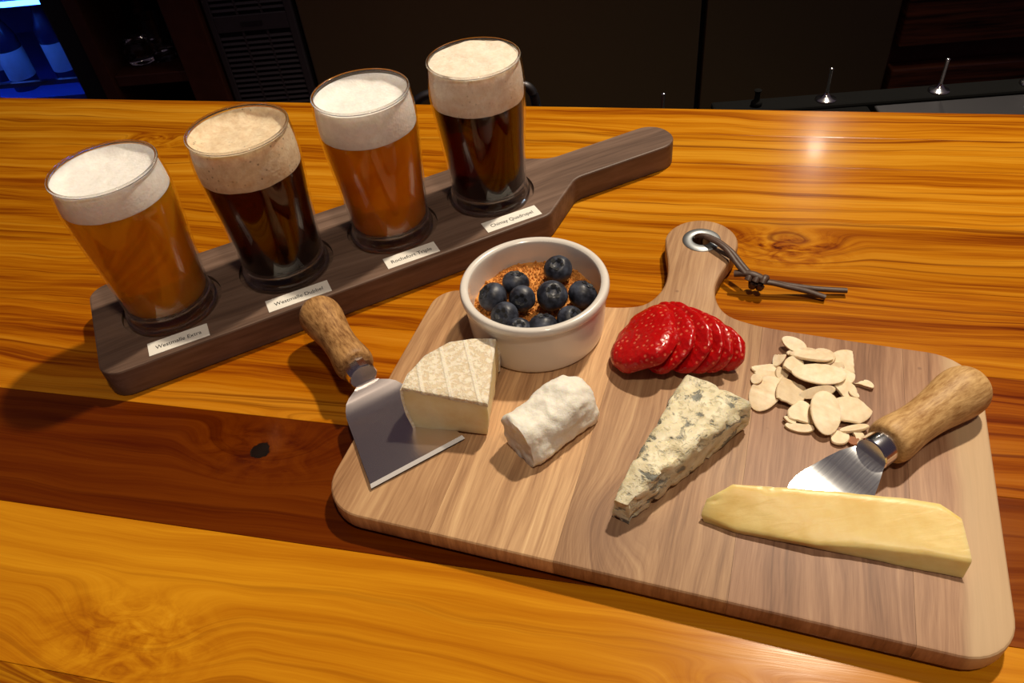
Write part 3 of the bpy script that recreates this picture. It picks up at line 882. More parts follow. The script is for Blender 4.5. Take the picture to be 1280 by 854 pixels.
def cbl(x, y):      # world -> board frame
    dx, dy = x - CO[0], y - CO[1]
    return (dx * math.cos(CA) + dy * math.sin(CA), -dx * math.sin(CA) + dy * math.cos(CA))
def wpath(pts):
    return catmull([(*cbl(x, y), z) for x, y, z in pts], 8)
cord = link('leather_cord', mesh_from(sweep_bm(wpath([(0.1250, 0.3872, 0.004), (0.1238, 0.3862, 0.011), (0.1242, 0.3832, 0.0165), (0.1280, 0.3765, 0.0185), (0.1335, 0.3660, 0.0185), (0.1378, 0.3540, 0.0150), (0.1408, 0.3480, 0.0125)]), 0.0019, 0.0013, 10), 50), M['leather'], cb)
cord['label'] = 'dark brown leather cord tied through the grommet'
sweep2 = sweep_bm(wpath([(0.1245, 0.3880, 0.006), (0.1216, 0.3866, 0.0125), (0.1224, 0.3835, 0.0175), (0.1300, 0.3770, 0.0180), (0.1370, 0.3665, 0.0160), (0.1410, 0.3565, 0.0130), (0.1436, 0.3488, 0.0115)]), 0.0018, 0.0013, 10)
link('cord_strand', mesh_from(sweep2, 50), M['leather'], cord)
# overhand knot: coils about the cord axis, then two loose ends
kp = []
k0, k1 = Vector((0.1385, 0.3490, 0.0085)), Vector((0.1540, 0.3408, 0.0080))
ax = (k1 - k0).normalized()
s1 = ax.cross(Vector((0, 0, 1))).normalized()
s2 = s1.cross(ax)
for i in range(33):
    f = i / 32
    a = 2 * math.pi * 2.3 * f + 0.6
    c = k0.lerp(k1, 0.25 + 0.55 * f)
    kp.append(c + s1 * 0.0036 * math.cos(a) + s2 * 0.0036 * math.sin(a))
kn = link('knot', mesh_from(sweep_bm([Vector((*cbl(p.x, p.y), p.z)) for p in kp], 0.0021, 0.0017, 10), 50), M['leather'], cord)
link('cord_strand', mesh_from(sweep_bm(wpath([(0.1352, 0.3512, 0.0110), (0.1400, 0.3492, 0.0120), (0.1450, 0.3462, 0.0125), (0.1500, 0.3430, 0.0110)]), 0.0025, 0.0018, 10), 50), M['leather'], cord)
link('cord_end', mesh_from(sweep_bm(wpath([(0.1440, 0.3455, 0.0085), (0.1540, 0.3420, 0.0085), (0.1640, 0.3385, 0.0065), (0.1740, 0.3350, 0.0045), (0.1830, 0.3300, 0.0026)]), 0.0019, 0.0014, 10), 50), M['leather'], cord)
link('cord_end', mesh_from(sweep_bm(wpath([(0.1440, 0.3465, 0.0080), (0.1540, 0.3432, 0.0080), (0.1650, 0.3402, 0.0062), (0.1800, 0.3365, 0.0042), (0.1965, 0.3328, 0.0032)]), 0.0019, 0.0014, 10), 50), M['leather'], cord)

# ------------------------------------------------------------------ ramekin with crumble and blueberries
RX, RY, RR_, RH = 0.0156, 0.3240, 0.0401, 0.0340
rp = smooth_prof([(0.0, 0.0022), (0.030, 0.0020), (0.0335, 0.0), (0.0358, 0.0006), (0.0368, 0.0030), (0.0376, 0.012), (0.0386, 0.0268), (0.0387, 0.0285), (0.0400, 0.0297), (0.0402, 0.0318), (0.0395, 0.0335), (0.0380, 0.0340), (0.0363, 0.0334), (0.0354, 0.0315), (0.0348, 0.022), (0.0338, 0.010), (0.0318, 0.0060), (0.028, 0.0048), (0.0, 0.0046)], 4)
rk = link('ramekin', mesh_from(lathe_bm(rp, 96), 50), M['ceramic'])
rk.location = (RX, RY, T2)
tag(rk, 'white ceramic ramekin of crumble and blueberries on the cutting board', 'ramekin')
# crumble: uncountable grains as one object
bm = bmesh.new()
def crumb_z(x, y):
    return 0.0150 + 0.0040 * max(0, (y + 0.004) / 0.034) + 0.0012 * noise.noise(Vector((x * 160, y * 160, 3)))
nr, ns = 14, 48
c0 = bm.verts.new((0, 0, crumb_z(0, 0)))
prev = None
for i in range(1, nr + 1):
    rr_ = 0.0346 * i / nr
    ring = [bm.verts.new((rr_ * math.cos(2 * math.pi * k / ns), rr_ * math.sin(2 * math.pi * k / ns), min(0.0265, crumb_z(rr_ * math.cos(2 * math.pi * k / ns), rr_ * math.sin(2 * math.pi * k / ns))))) for k in range(ns)]
    for k in range(ns):
        if prev is None:
            bm.faces.new((c0, ring[k], ring[(k + 1) % ns]))
        else:
            bm.faces.new((prev[k], ring[k], ring[(k + 1) % ns], prev[(k + 1) % ns]))
    prev = ring
rnd = random.Random(9)
for i in range(2600):
    a = rnd.uniform(0, 2 * math.pi)
    q = 0.0340 * math.sqrt(rnd.random())
    x, y = q * math.cos(a), q * math.sin(a)
    s = rnd.uniform(0.0004, 0.0011)
    p = Vector((x, y, crumb_z(x, y) + s * rnd.uniform(0.1, 0.9)))
    dirs = [Vector((1, 0, 0)), Vector((0, 1, 0)), Vector((-1, 0, 0)), Vector((0, -1, 0))]
    rot = rnd.uniform(0, 6)
    vs_ = [bm.verts.new(p + s * rnd.uniform(0.7, 1.2) * Vector((math.cos(rot + k * 1.5708), math.sin(rot + k * 1.5708), rnd.uniform(-0.3, 0.3)))) for k in range(4)]
    t_ = bm.verts.new(p + Vector((0, 0, s)))
    u_ = bm.verts.new(p - Vector((0, 0, s)))
    for k in range(4):
        bm.faces.new((vs_[k], vs_[(k + 1) % 4], t_))
        bm.faces.new((vs_[(k + 1) % 4], vs_[k], u_))
cr_o = link('crumble', mesh_from(bm), M['crumble'])
cr_o.location = (RX, RY, T2)
tag(cr_o, 'loose brown sugar crumble filling the white ramekin under the blueberries', 'crumble', None, 'stuff')

# blueberry with its crown; the crown points along local Z
def berry_parts():
    bm = lathe_bm(smooth_prof([(0.0, -0.0072), (0.0035, -0.0066), (0.0066, -0.0036), (0.0080, 0.0002), (0.0074, 0.0038), (0.0052, 0.0063), (0.0036, 0.0070), (0.0026, 0.0068), (0.0018, 0.0060), (0.0, 0.0056)], 4), 32)
    roughen(bm, 0.0003, 150, 2.0)
    a = mesh_from(bm, 70)
    b2 = bmesh.new()
    for k in range(5):
        a0 = 2 * math.pi * k / 5
        pts = [(0.0022, -0.50, 0.0062), (0.0036, -0.38, 0.0070), (0.0043, 0.0, 0.0070), (0.0036, 0.38, 0.0070), (0.0022, 0.50, 0.0062)]
        up = [b2.verts.new((r * math.cos(a0 + w), r * math.sin(a0 + w), z + 0.0003)) for r, w, z in pts]
        lo = [b2.verts.new((r * math.cos(a0 + w), r * math.sin(a0 + w), z - 0.0005)) for r, w, z in pts]
        b2.faces.new(up)
        b2.faces.new(lo[::-1])
        for i in range(5):
            b2.faces.new((lo[i], lo[(i + 1) % 5], up[(i + 1) % 5], up[i]))
    return a, mesh_from(b2)
bb, bc = berry_parts()
bb.materials.append(M['blueberry'])
bc.materials.append(M['crown_dark'])
berries = [  # x, y, z, scale, crown direction, label
    (0.0306, 0.3412, 0.0400, 1.00, (-0.15, -0.35, 0.9), 'blueberry lying farthest back against the crumble heap, crown up'),
    (0.0058, 0.3352, 0.0385, 0.95, (0.2, 0.3, 1.0), 'blueberry half hidden behind its neighbours at the crumble heap'),
    (-0.0070, 0.3262, 0.0385, 1.02, (-0.6, -0.1, 0.7), 'blueberry touching the ramekin wall on the cheese knife side'),
    (0.0085, 0.3208, 0.0400, 0.90, (-0.2, -0.8, 0.5), 'blueberry with open star crown facing out of the cluster'),
    (0.0243, 0.3195, 0.0400, 1.06, (0.12, -0.45, 0.8), 'largest blueberry in the middle of the ramekin'),
    (0.0405, 0.3195, 0.0380, 1.00, (0.5, 0.2, 0.7), 'blueberry touching the ramekin wall on the strawberry side'),
    (-0.0018, 0.3108, 0.0378, 0.95, (-0.3, -0.5, 0.6), 'blueberry low in the ramekin on the wedge of white rind cheese side'),
    (0.0042, 0.3006, 0.0352, 0.88, (0.1, -0.3, 0.9), 'smallest blueberry tucked against the front inner wall of the ramekin'),
    (0.0172, 0.3003, 0.0360, 0.95, (0.0, 0.4, 0.9), 'bluish blueberry against the ramekin wall nearest the goat cheese'),
    (0.0315, 0.3030, 0.0365, 0.92, (0.5, -0.3, 0.7), 'blueberry against the ramekin wall between goat cheese and strawberry')]
for (x, y, z, s, d, lab) in berries:
    b = empty('blueberry', (x, y, z - 0.0016))
    b.rotation_euler = Vector(d).to_track_quat('Z', 'Y').to_euler()
    b.scale = (s, s, s * 0.96)
    tag(b, lab, 'blueberry', 'blueberries in the ramekin')
    link('berry', bb, [], b)
    link('crown', bc, [], b)

# ------------------------------------------------------------------ cheeses
# white-rind wedge, point towards the goat cheese
top = [(-0.0556, 0.2632), (-0.0520, 0.2735), (-0.0437, 0.2850), (-0.0321, 0.2930), (-0.0204, 0.2945), (-0.0081, 0.2935), (-0.0154, 0.2498)]
topz = [0.0398, 0.0394, 0.0386, 0.0376, 0.0368, 0.0360, 0.0358]
bot = [(-0.0535, 0.2596), (-0.0512, 0.2690), (-0.0440, 0.2810), (-0.0328, 0.2890), (-0.0214, 0.2912), (-0.0092, 0.2910), (-0.0178, 0.2496)]
BZ = 0.0147
cen = Vector((-0.028, 0.274, 0))
br = tag(empty('brie_wedge', (cen.x, cen.y, BZ)), 'wedge of soft cheese with white lined rind resting on the broad knife blade', 'cheese')
def dense(pts, n=8):
    o = []
    for a, b in zip(pts, pts[1:] + pts[:1]):
        for k in range(n):
            o.append(Vector(a).lerp(Vector(b), k / n))
    return o
tp = [Vector((x, y, z)) for (x, y), z in zip(top, topz)]
bp = [Vector((x, y, BZ)) for (x, y) in bot]
dt, db = dense(tp), dense(bp)
rings = []
for k in range(9):
    f = k / 8
    bulge = 0.0010 * math.sin(math.pi * f)
    r = []
    for a, b in zip(db, dt):
        p = a.lerp(b, f)
        o_ = (p - Vector((cen.x, cen.y, p.z)))
        r.append(p + o_.normalized() * bulge - Vector((cen.x, cen.y, BZ)))
    rings.append(r)
bm = loft_bm(rings, 2)
roughen(bm, 0.0006, 140, 5.0, 0.0)
link('paste', mesh_from(bm, 40), M['brie_paste'], br)
# rind: a thin slab on top that also runs down the curved side
def inset_ring(f, dz, side=False):
    r = []
    for a in dt:
        c = Vector((cen.x, cen.y, a.z))
        r.append(a + (c - a) * (1 - f) + Vector((0, 0, dz)) - Vector((cen.x, cen.y, BZ)))
    return r
bm = loft_bm([inset_ring(1.006, -0.0011), inset_ring(1.012, 0.0001), inset_ring(1.004, 0.0009), inset_ring(0.985, 0.0012)], 4)
roughen(bm, 0.0004, 260, 1.0)
link('rind', mesh_from(bm, 45), M['brie_rind'], br)
n8 = 8
arc_t, arc_b = dt[:5 * n8 + 1], db[:5 * n8 + 1]
bm = bmesh.new()
cols = []
for a, b in zip(arc_t, arc_b):
    cl = []
    for off in (0.0013, -0.0006):
        for k in range(6):
            f = k / 5 if off > 0 else 1 - k / 5
            p = b.lerp(a, f)
            o_ = (p - Vector((cen.x, cen.y, p.z))).normalized()
            cl.append(bm.verts.new(p + o_ * (off + 0.0010 * math.sin(math.pi * f)) - Vector((cen.x, cen.y, BZ))))
    cols.append(cl)
for a, b in zip(cols, cols[1:]):
    for k in range(12):
        bm.faces.new((a[k], b[k], b[(k + 1) % 12], a[(k + 1) % 12]))
bm.faces.new(cols[0])
bm.faces.new(cols[-1])
roughen(bm, 0.0003, 260, 1.0, 0.0)
link('rind_side', mesh_from(bm, 45), M['brie_rind'], br)

# fresh goat cheese: a rough round-topped piece of log
ga = R(34.2)
gd, gp = Vector((math.cos(ga), math.sin(ga), 0)), Vector((-math.sin(ga), math.cos(ga), 0))
rings = []
for k in range(26):
    f = k / 25
    L = -0.0215 + 0.0435 * f
    taper = 1.0 - 0.22 * max(0, (f - 0.72) / 0.28) ** 2 - 0.10 * max(0, (0.08 - f) / 0.08)
    ht = 0.0250 * (1 - 0.18 * max(0, (f - 0.65) / 0.35) ** 2 - 0.05 * math.sin(f * 7)) * (0.97 if k else 0.92)
    w0, w1 = -0.0135 * taper, 0.0125 * taper
    lean = 0.0022
    zc = 0.0
    rings.append([gd * L + v for v in ring4(gp * w0, gp * (w0 * 0.72 + lean) + Vector((0, 0, ht * 0.93)), gp * (w1 * 0.80 + lean) + Vector((0, 0, ht)), gp * w1, p=3.6, count=36)])
bm = loft_bm(rings, 4)
bmesh.ops.subdivide_edges(bm, edges=bm.edges[:], cuts=1, use_grid_fill=True)
roughen(bm, 0.0019, 55, 3.0, 0.0, 3)
roughen(bm, 0.0007, 230, 7.0, 0.0, 4)
gt = link('goat_cheese', mesh_from(bm, 60), M['goat'])
gt.location = (0.0150, 0.2462, T2)
tag(gt, 'chunk of crumbly white goat cheese log between ramekin and blue cheese', 'cheese')

# blue cheese wedge, narrow tip forward
BL0, BL1 = Vector((0.0345, 0.1945, 0)), Vector((0.0806, 0.2575, 0))
BR0, BR1 = Vector((0.0412, 0.1897, 0)), Vector((0.1068, 0.2330, 0))
org = Vector((0.0720, 0.2220, 0))
rings = []
for k in range(46):
    f = k / 45
    a, b = BL0.lerp(BL1, f) - org, BR0.lerp(BR1, f) - org
    h = 0.0205 - 0.0065 * max(0, (0.22 - f) / 0.22) ** 1.3
    inw = (b - a) * 0.03
    rings.append(ring4(b, b - inw * 0.5 + Vector((0, 0, h)), a + inw + Vector((0, 0, h)), a, p=9, count=44))
bm = loft_bm(rings, 5)
roughen(bm, 0.0011, 85, 2.0, 0.0, 4)
bm.normal_update()
for v in bm.verts:      # mould pockets
    c = noise.noise((v.co + Vector((5, 5, 5))) * 190)
    if c > 0.28:
        v.co -= v.normal * 0.0020 * min(1.0, (c - 0.28) / 0.2)
    v.co.z = max(v.co.z, 0)
bl = link('blue_cheese_wedge', mesh_from(bm, 60), M['blue'])
bl.location = (org.x, org.y, T2)
tag(bl, 'long pointed wedge of blue veined cheese in front of the strawberry', 'cheese')

# semi-firm cheese slice, thin end by the blue cheese
def interp(tab, f):
    for (a, va), (b, vb) in zip(tab, tab[1:]):
        if a <= f <= b:
            t = (f - a) / (b - a)
            return Vector(va).lerp(Vector(vb), t)
    return Vector(tab[-1][1])
org = Vector((0.1200, 0.1720, T2))
FB = [(0.0, (0.0735, 0.1862, T2)), (0.10, (0.0850, 0.1790, T2)), (0.40, (0.1145, 0.1672, T2)), (0.58, (0.1305, 0.1607, T2)), (0.82, (0.1530, 0.1510, T2)), (1.0, (0.1662, 0.1458, T2))]
FT = [(0.0, (0.0720, 0.1878, 0.0165)), (0.10, (0.0845, 0.1790, 0.0162)), (0.40, (0.1135, 0.1664, 0.0178)), (0.58, (0.1294, 0.1630, 0.0190)), (0.82, (0.1530, 0.1553, 0.0212)), (1.0, (0.1690, 0.1485, 0.0222))]
BT = [(0.0, (0.0757, 0.1925, 0.0225)), (0.10, (0.0873, 0.1960, 0.0262)), (0.40, (0.1148, 0.1894, 0.0262)), (0.58, (0.1340, 0.1842, 0.0262)), (0.82, (0.1560, 0.1780, 0.0262)), (0.93, (0.1673, 0.1741, 0.0260)), (1.0, (0.1728, 0.1668, 0.0252))]
BB = [(0.0, (0.0775, 0.1915, T2)), (0.10, (0.0880, 0.1950, T2)), (0.40, (0.1148, 0.1890, T2)), (0.58, (0.1340, 0.1838, T2)), (0.82, (0.1560, 0.1776, T2)), (0.93, (0.1668, 0.1736, T2)), (1.0, (0.1718, 0.1658, T2))]
rings = []
for k in range(60):
    f = k / 59
    rings.append([v - org for v in ring4(interp(FB, f), interp(FT, f), interp(BT, f), interp(BB, f), p=11, count=48)])
bm = loft_bm(rings, 4)
roughen(bm, 0.00025, 60, 8.0, 0.0, 2)
roughen(bm, 0.00012, 260, 4.0, 0.0, 3)
for v in bm.verts:
    w = v.co + org
    if w.x < 0.118 and w.z > 0.0152:        # small holes in the thin half
        c = noise.noise(w * 260)
        if c > 0.55:
            v.co -= Vector((0, -0.3, 1)) * 0.0007
gd_ = link('semi_firm_cheese', mesh_from(bm, 55), M['gouda'])
gd_.location = org
tag(gd_, 'long yellow slice of semi firm cheese in front of the oak handled knife', 'cheese')

# ------------------------------------------------------------------ cheese knives
def knife_handle(e, mat, prof):
    o = link('handle', mesh_from(lathe_bm(smooth_prof(prof, 5), 40), 60), mat, e)
    return o
# both are built with the axis on local Z (handle end at +Z), the Empty at the ferrule
HPROF = [(0.0, 0.0), (0.0070, 0.0002), (0.0096, 0.0012), (0.0106, 0.0042), (0.0104, 0.0090), (0.0096, 0.0160), (0.0093, 0.0230), (0.0098, 0.0320), (0.0112, 0.0420), (0.0122, 0.0500), (0.0118, 0.0560), (0.0094, 0.0605), (0.0052, 0.0628), (0.0, 0.0636)]
FERR = [(0.0, -0.0085), (0.0074, -0.0085), (0.0079, -0.0080), (0.0079, -0.0005), (0.0074, 0.0010), (0.0, 0.0010)]
def knife(name, label, end, fer, hmat, blade_fn, roll_pts):
    end, fer = Vector(end), Vector(fer)
    e = empty(name, fer)
    ax_ = (end - fer).normalized()
    s = Vector((0, 0, 1)).cross(ax_).normalized()
    u = ax_.cross(s)
    e.rotation_euler = Matrix(((s.x, u.x, ax_.x), (s.y, u.y, ax_.y), (s.z, u.z, ax_.z))).to_euler()
    # local x: sideways, y: up, z: towards the handle end
    tag(e, label, 'cheese knife')
    knife_handle(e, hmat, HPROF)
    link('ferrule', mesh_from(lathe_bm(FERR, 12 if name == 'cheese_plane_knife' else 40), 25), M['chrome'], e)
    blade_fn(e)
    return e
def blade_mesh(outline, lift, th, bevel_edge=None):
    """outline (x, z) in the knife frame; lift(z) gives local y"""
    bm = bmesh.new()
    up = [bm.verts.new((x, lift(z) + th / 2, z)) for x, z in outline]
    lo = [bm.verts.new((x, lift(z) - th / 2, z)) for x, z in outline]
    n = len(up)
    bm.faces.new(up)
    bm.faces.new(lo[::-1])
    for i in range(n):
        bm.faces.new((up[i], lo[i], lo[(i + 1) % n], up[(i + 1) % n]))
    return bm
def strips_blade(halfs, lift, th, mat, e, name='blade'):
    """halfs: (z, x_left, x_right) rows from ferrule to edge; a strip per row so the blade can bend"""
    bm = bmesh.new()
    rows = []
    for z, xl, xr in halfs:
        m = 9
        rows.append(([bm.verts.new((xl + (xr - xl) * k / m, lift(z) + th / 2, z)) for k in range(m + 1)],
                     [bm.verts.new((xl + (xr - xl) * k / m, lift(z) - th / 2, z)) for k in range(m + 1)]))
    for (a, a2), (b, b2) in zip(rows, rows[1:]):
        for k in range(9):
            bm.faces.new((a[k], a[k + 1], b[k + 1], b[k]))
            bm.faces.new((a2[k + 1], a2[k], b2[k], b2[k + 1]))
        bm.faces.new((a[0], b[0], b2[0], a2[0]))
        bm.faces.new((b[9], a[9], a2[9], b2[9]))
    for (r, r2) in (rows[0], rows[-1]):
        for k in range(9):
            bm.faces.new((r[k], r[k + 1], r2[k + 1], r2[k]))
    return link(name, mesh_from(bm, 40), mat, e)
# broad flat blade, brown handle over the bar top
ZL = 0.0225
def blade_left(e):
    ys = T2 + 0.0008 - ZL          # lies on the board
    def lift(z):                    # z negative towards the edge
        t = min(1.0, max(0.0, (-z - 0.009) / 0.012))
        t = t * t * (3 - 2 * t)
        return (1 - t) * (-0.0045) + t * ys
    rows = [(-0.0080, -0.0050, 0.0050), (-0.0095, -0.0060, 0.0060), (-0.0110, -0.0080, 0.0080), (-0.0130, -0.0118, 0.0118), (-0.0150, -0.0144, 0.0144), (-0.0180, -0.0164, 0.0164), (-0.0220, -0.0178, 0.0178), (-0.0280, -0.0188, 0.0188), (-0.0350, -0.0198, 0.0198), (-0.0450, -0.0214, 0.0214), (-0.0560, -0.0232, 0.0232), (-0.0680, -0.0250, 0.0250)]
    b = strips_blade(rows, lift, 0.0012, M['blade'], e)
    # ground cutting edge
    bm = bmesh.new()
    yb = ys
    a = [bm.verts.new(p) for p in ((-0.0250, yb + 0.0006, -0.0680), (0.0250, yb + 0.0006, -0.0680), (0.0256, yb - 0.0005, -0.0698), (-0.0256, yb - 0.0005, -0.0698), (-0.0250, yb - 0.0006, -0.0680), (0.0250, yb - 0.0006, -0.0680))]
    for f in ((0, 1, 2, 3), (3, 2, 5, 4), (0, 3, 4), (1, 5, 2)):
        bm.faces.new([a[i] for i in f])
    eo = link('cutting_edge', mesh_from(bm), M['blade_edge'], b)
knife('cheese_plane_knife', 'cheese knife with speckled brown handle and broad polished blade under the rind wedge', (-0.1075, 0.3465, 0.0215), (-0.0835, 0.2995, ZL), M['handle_brown'], blade_left, None)
# spade knife, oak handle
ZR = 0.0245
def blade_right(e):
    ys = T2 + 0.0008 - ZR
    def lift(z):
        t = min(1.0, max(0.0, (-z - 0.009) / 0.020))
        t = t * t * (3 - 2 * t)
        return (1 - t) * (-0.0020) + t * ys
    rows = [(-0.0080, -0.0072, 0.0072), (-0.0110, -0.0086, 0.0086), (-0.0150, -0.0108, 0.0108), (-0.0200, -0.0132, 0.0130), (-0.0250, -0.0148, 0.0146), (-0.0310, -0.0155, 0.0154), (-0.0360, -0.0152, 0.0152), (-0.0410, -0.0142, 0.0142), (-0.0450, -0.0120, 0.0120), (-0.0480, -0.0080, 0.0080), (-0.0492, -0.0030, 0.0030)]
    strips_blade(rows, lift, 0.0012, M['blade_brushed'], e)
knife('cheese_spade_knife', 'cheese knife with pale oak handle and leaf blade behind the yellow slice', (0.2150, 0.2355, 0.0252), (0.1585, 0.2065, ZR), M['handle_oak'], blade_right, None)

# ------------------------------------------------------------------ strawberry slices
def slice_mesh(a, b, c, seed, dome=1.0):
    bm = bmesh.new()
    bmesh.ops.create_icosphere(bm, subdivisions=4, radius=1.0)
    for v in bm.verts:
        x, y, z = v.co
        r = math.hypot(x, y)
        k = (r ** 3 + abs(z) ** 3) ** (-1 / 3)          # fuller rim than an ellipsoid
        x, y, z = x * k, y * k, z * k
        w = 1.0 - 0.26 * y                                # tapers to one end
        v.co = Vector((x * a * w, y * b, z * c * (dome if z > 0 else 0.8)))
    roughen(bm, 0.0014, 75, seed, None, 3)
    roughen(bm, 0.0003, 420, seed, None, 2)
    return mesh_from(bm, 80)
slices = [  # centre x, y, z, half width, half length, half thickness, tilt, yaw, dome, label
    (0.0712, 0.2925, 0.0268, 0.0180, 0.0236, 0.0060, 30, -28, 1.35, 'rounded end cap of the sliced strawberry nearest the ramekin'),
    (0.0808, 0.2936, 0.0282, 0.0160, 0.0240, 0.0036, 38, -2, 1.1, 'second strawberry slice next to the rounded end cap'),
    (0.0880, 0.2922, 0.0275, 0.0150, 0.0236, 0.0035, 43, 9, 1.1, 'third slice in the strawberry fan, between the middle slices'),
    (0.0942, 0.2902, 0.0262, 0.0142, 0.0222, 0.0034, 46, 14, 1.1, 'fourth slice in the strawberry fan counted from the end cap'),
    (0.0996, 0.2880, 0.0242, 0.0128, 0.0205, 0.0034, 49, 17, 1.1, 'fifth strawberry slice, second from the almond side'),
    (0.1062, 0.2866, 0.0212, 0.0105, 0.0182, 0.0038, 50, 24, 1.1, 'last strawberry slice of the fan nearest the almonds')]
for k, (x, y, z, a, b, c, tl, yw, dm, lab) in enumerate(slices):
    o = link('strawberry_slice', slice_mesh(a, b, c, k * 3.0, dm), M['strawberry'])
    o.location = (x, y, z)
    o.rotation_euler = (0, R(-tl), R(yw))
    bpy.context.view_layer.update()
    zm = min((o.matrix_basis @ v.co).z for v in o.data.vertices)
    o.location.z += T2 - zm - 0.0003
    tag(o, lab, 'strawberry slice', 'fanned strawberry slices')

# ------------------------------------------------------------------ almonds
def almond_mesh(a, b, seed, cutside=None, brown=True, pointy=0.12):
    rnd = random.Random(seed)
    th = 0.00075
    n = 28
    pts = []
    for k in range(n):
        t = 2 * math.pi * k / n
        x, y = a * math.cos(t), b * math.sin(t) * (1 - pointy * math.cos(t))
        pts.append(Vector((x, y)))
    for (ang, dist) in (cutside or []):      # straight breaks
        nx, ny = math.cos(R(ang)), math.sin(R(ang))
        for p in pts:
            d = p.x * nx + p.y * ny
            lim = dist * (a * abs(nx) + b * abs(ny)) + rnd.uniform(-0.0003, 0.0003)
            if d > lim:
                p.x -= nx * (d - lim)
                p.y -= ny * (d - lim)
    bm = bmesh.new()
    bend = rnd.uniform(-1, 1) * 4
    lay = []
    for s, z in ((0.93, -th), (1.0, -th * 0.4), (1.0, th * 0.4), (0.93, th)):
        lay.append([bm.verts.new((p.x * s, p.y * s, z + bend * p.x * p.x)) for p in pts])
    f_low = bm.faces.new(lay[0][::-1])
    for a_, b_ in zip(lay, lay[1:]):
        for k in range(n):
            f = bm.faces.new((a_[k], a_[(k + 1) % n], b_[(k + 1) % n], b_[k]))
            if brown and a_ is lay[1]:
                f.material_index = 1
    bm.faces.new(lay[3])
    bmesh.ops.triangulate(bm, faces=[f for f in bm.faces if len(f.verts) > 4])
    return mesh_from(bm, 40)
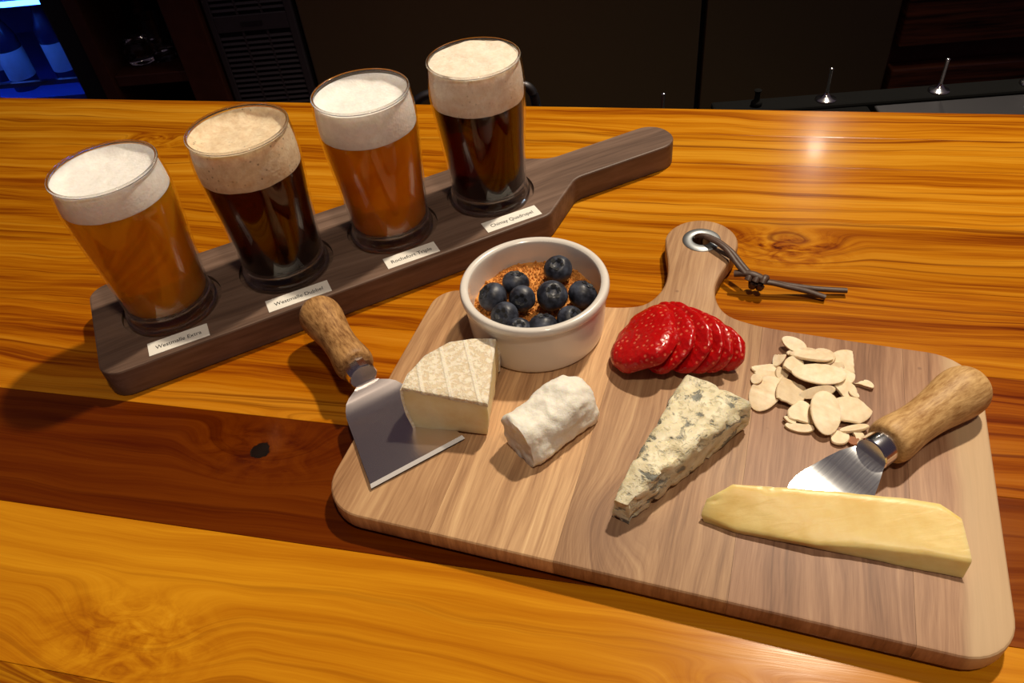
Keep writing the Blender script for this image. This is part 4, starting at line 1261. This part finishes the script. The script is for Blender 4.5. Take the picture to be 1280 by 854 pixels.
AL = [  # x, y, half length, half width, yaw, height, tilt, breaks, brown, label
    (0.1455, 0.2818, .0062, .0036, 131, 0.0042, 14, None, 1, 'small oval almond flake at the far end of the heap, brown along one edge'),
    (0.1357, 0.2747, .0055, .0030, -124, 0.0030, 30, [(180, .3)], 1, 'broken almond sliver standing on edge beside the far almonds'),
    (0.1272, 0.2715, .0062, .0042, 178, 0.0012, 5, [(-90, .2)], 0, 'half round almond piece with a straight break facing the strawberry'),
    (0.1263, 0.2646, .0072, .0048, 177, 0.0018, 6, [(20, .5)], 1, 'almond flake partly under the wide oval one by the blue cheese'),
    (0.1202, 0.2632, .0036, .0024, 86, 0.0010, 25, None, 1, 'thin dark edged almond sliver nearest the strawberry slices'),
    (0.1215, 0.2533, .0108, .0066, -126, 0.0020, 8, None, 0, 'wide oval almond flake nearest the blue cheese'),
    (0.1396, 0.2668, .0068, .0040, -136, 0.0046, 12, [(0, .6)], 0, 'short almond flake leaning up the heap beside the largest one'),
    (0.1504, 0.2712, .0095, .0040, 155, 0.0056, 14, None, 0, 'long narrow almond flake lying across the far side of the heap'),
    (0.1570, 0.2712, .0058, .0044, 108, 0.0036, 18, None, 1, 'brown rimmed almond flake behind the long narrow one'),
    (0.1491, 0.2577, .0118, .0072, 171, 0.0062, 9, None, 0, 'largest oval almond flake lying on top of the heap'),
    (0.1327, 0.2500, .0094, .0062, -124, 0.0034, 12, [(0, .62), (180, .7)], 1, 'squarish broken almond flake between the wide oval and the heap middle'),
    (0.1668, 0.2666, .0080, .0066, 43, 0.0030, 6, [(-60, .35), (150, .6)], 0, 'notched almond piece on the far side toward the board edge'),
    (0.1611, 0.2632, .0036, .0028, 73, 0.0040, 20, [(0, .5)], 1, 'tiny brown skinned almond chip beside the notched piece'),
    (0.1693, 0.2520, .0052, .0036, 147, 0.0010, 8, [(-40, .2), (90, .3)], 1, 'triangular almond chip lying apart from the heap'),
    (0.1446, 0.2475, .0080, .0026, 175, 0.0044, 32, None, 1, 'dark streaked almond sliver under the front of the largest flake'),
    (0.1342, 0.2377, .0072, .0058, 67, 0.0024, 9, [(180, .6), (60, .6)], 0, 'angular almond flake left of the egg shaped one, pale and clean'),
    (0.1441, 0.2343, .0115, .0064, -111, 0.0044, 12, None, 0, 'egg shaped almond flake at the front of the heap'),
    (0.1569, 0.2352, .0095, .0070, 8, 0.0030, 7, [(20, .66), (-120, .6)], 0, 'large squared almond flake in front of the knife ferrule'),
    (0.1583, 0.2470, .0060, .0046, -156, 0.0038, 14, [(0, .5)], 0, 'pale almond flake half under the largest one by its right tip'),
    (0.1620, 0.2450, .0032, .0024, 83, 0.0030, 24, [(0, .3)], 1, 'small ragged almond chip with brown skin amid the heap'),
    (0.1306, 0.2303, .0060, .0026, 158, 0.0010, 10, [(-90, .6)], 0, 'curved almond sliver lying loose on the board before the heap'),
    (0.1275, 0.2361, .0036, .0024, 115, 0.0010, 15, [(0, .4)], 1, 'small brown almond chip beside the curved sliver'),
    (0.1465, 0.2221, .0050, .0040, 45, 0.0012, 6, [(0, .5), (120, .6)], 0, 'small blocky almond piece in front of the egg shaped flake'),
    (0.1545, 0.2250, .0062, .0022, 178, 0.0022, 20, None, 0, 'thin almond sliver under the edge of the large squared flake'),
    (0.1545, 0.2207, .0030, .0022, -170, 0.0010, 10, [(0, .4)], 0, 'tiny pale almond chip against the knife ferrule'),
    (0.1510, 0.2183, .0034, .0026, 170, 0.0010, 8, [(30, .4)], 2, 'reddish brown almond skin chip by the ferrule'),
    (0.1480, 0.2762, .0070, .0026, 163, 0.0030, 22, None, 1, 'narrow almond sliver under the small far flake'),
    (0.1625, 0.2565, .0054, .0042, 50, 0.0042, 12, [(0, .5)], 1, 'crumbled almond piece at the right tip of the largest flake'),
    (0.1340, 0.2653, .0046, .0030, -124, 0.0022, 18, [(180, .5)], 0, 'short pale almond chip wedged behind the squarish broken flake')]
for k, (x, y, a, b, yw, h, tl, br_, brown, lab) in enumerate(AL):
    o = link('almond_flake', almond_mesh(a * 1.12, b * 1.15, k + 11, br_, bool(brown)), [M['almond_skin'] if brown == 2 else M['almond'], M['almond_skin']])
    o.rotation_euler = (R(tl * (1 if k % 2 else -1)), R(tl * 0.4 * (1 if k % 3 else -1)), R(yw))
    o.location = (x, y, T2 + h)
    bpy.context.view_layer.update()
    zm = min((o.matrix_basis @ v.co).z for v in o.data.vertices)
    if h < 0.0026 or zm < T2:
        o.location.z += T2 - zm - 0.0001
    tag(o, lab, 'almond', 'flaked almonds on the cutting board')
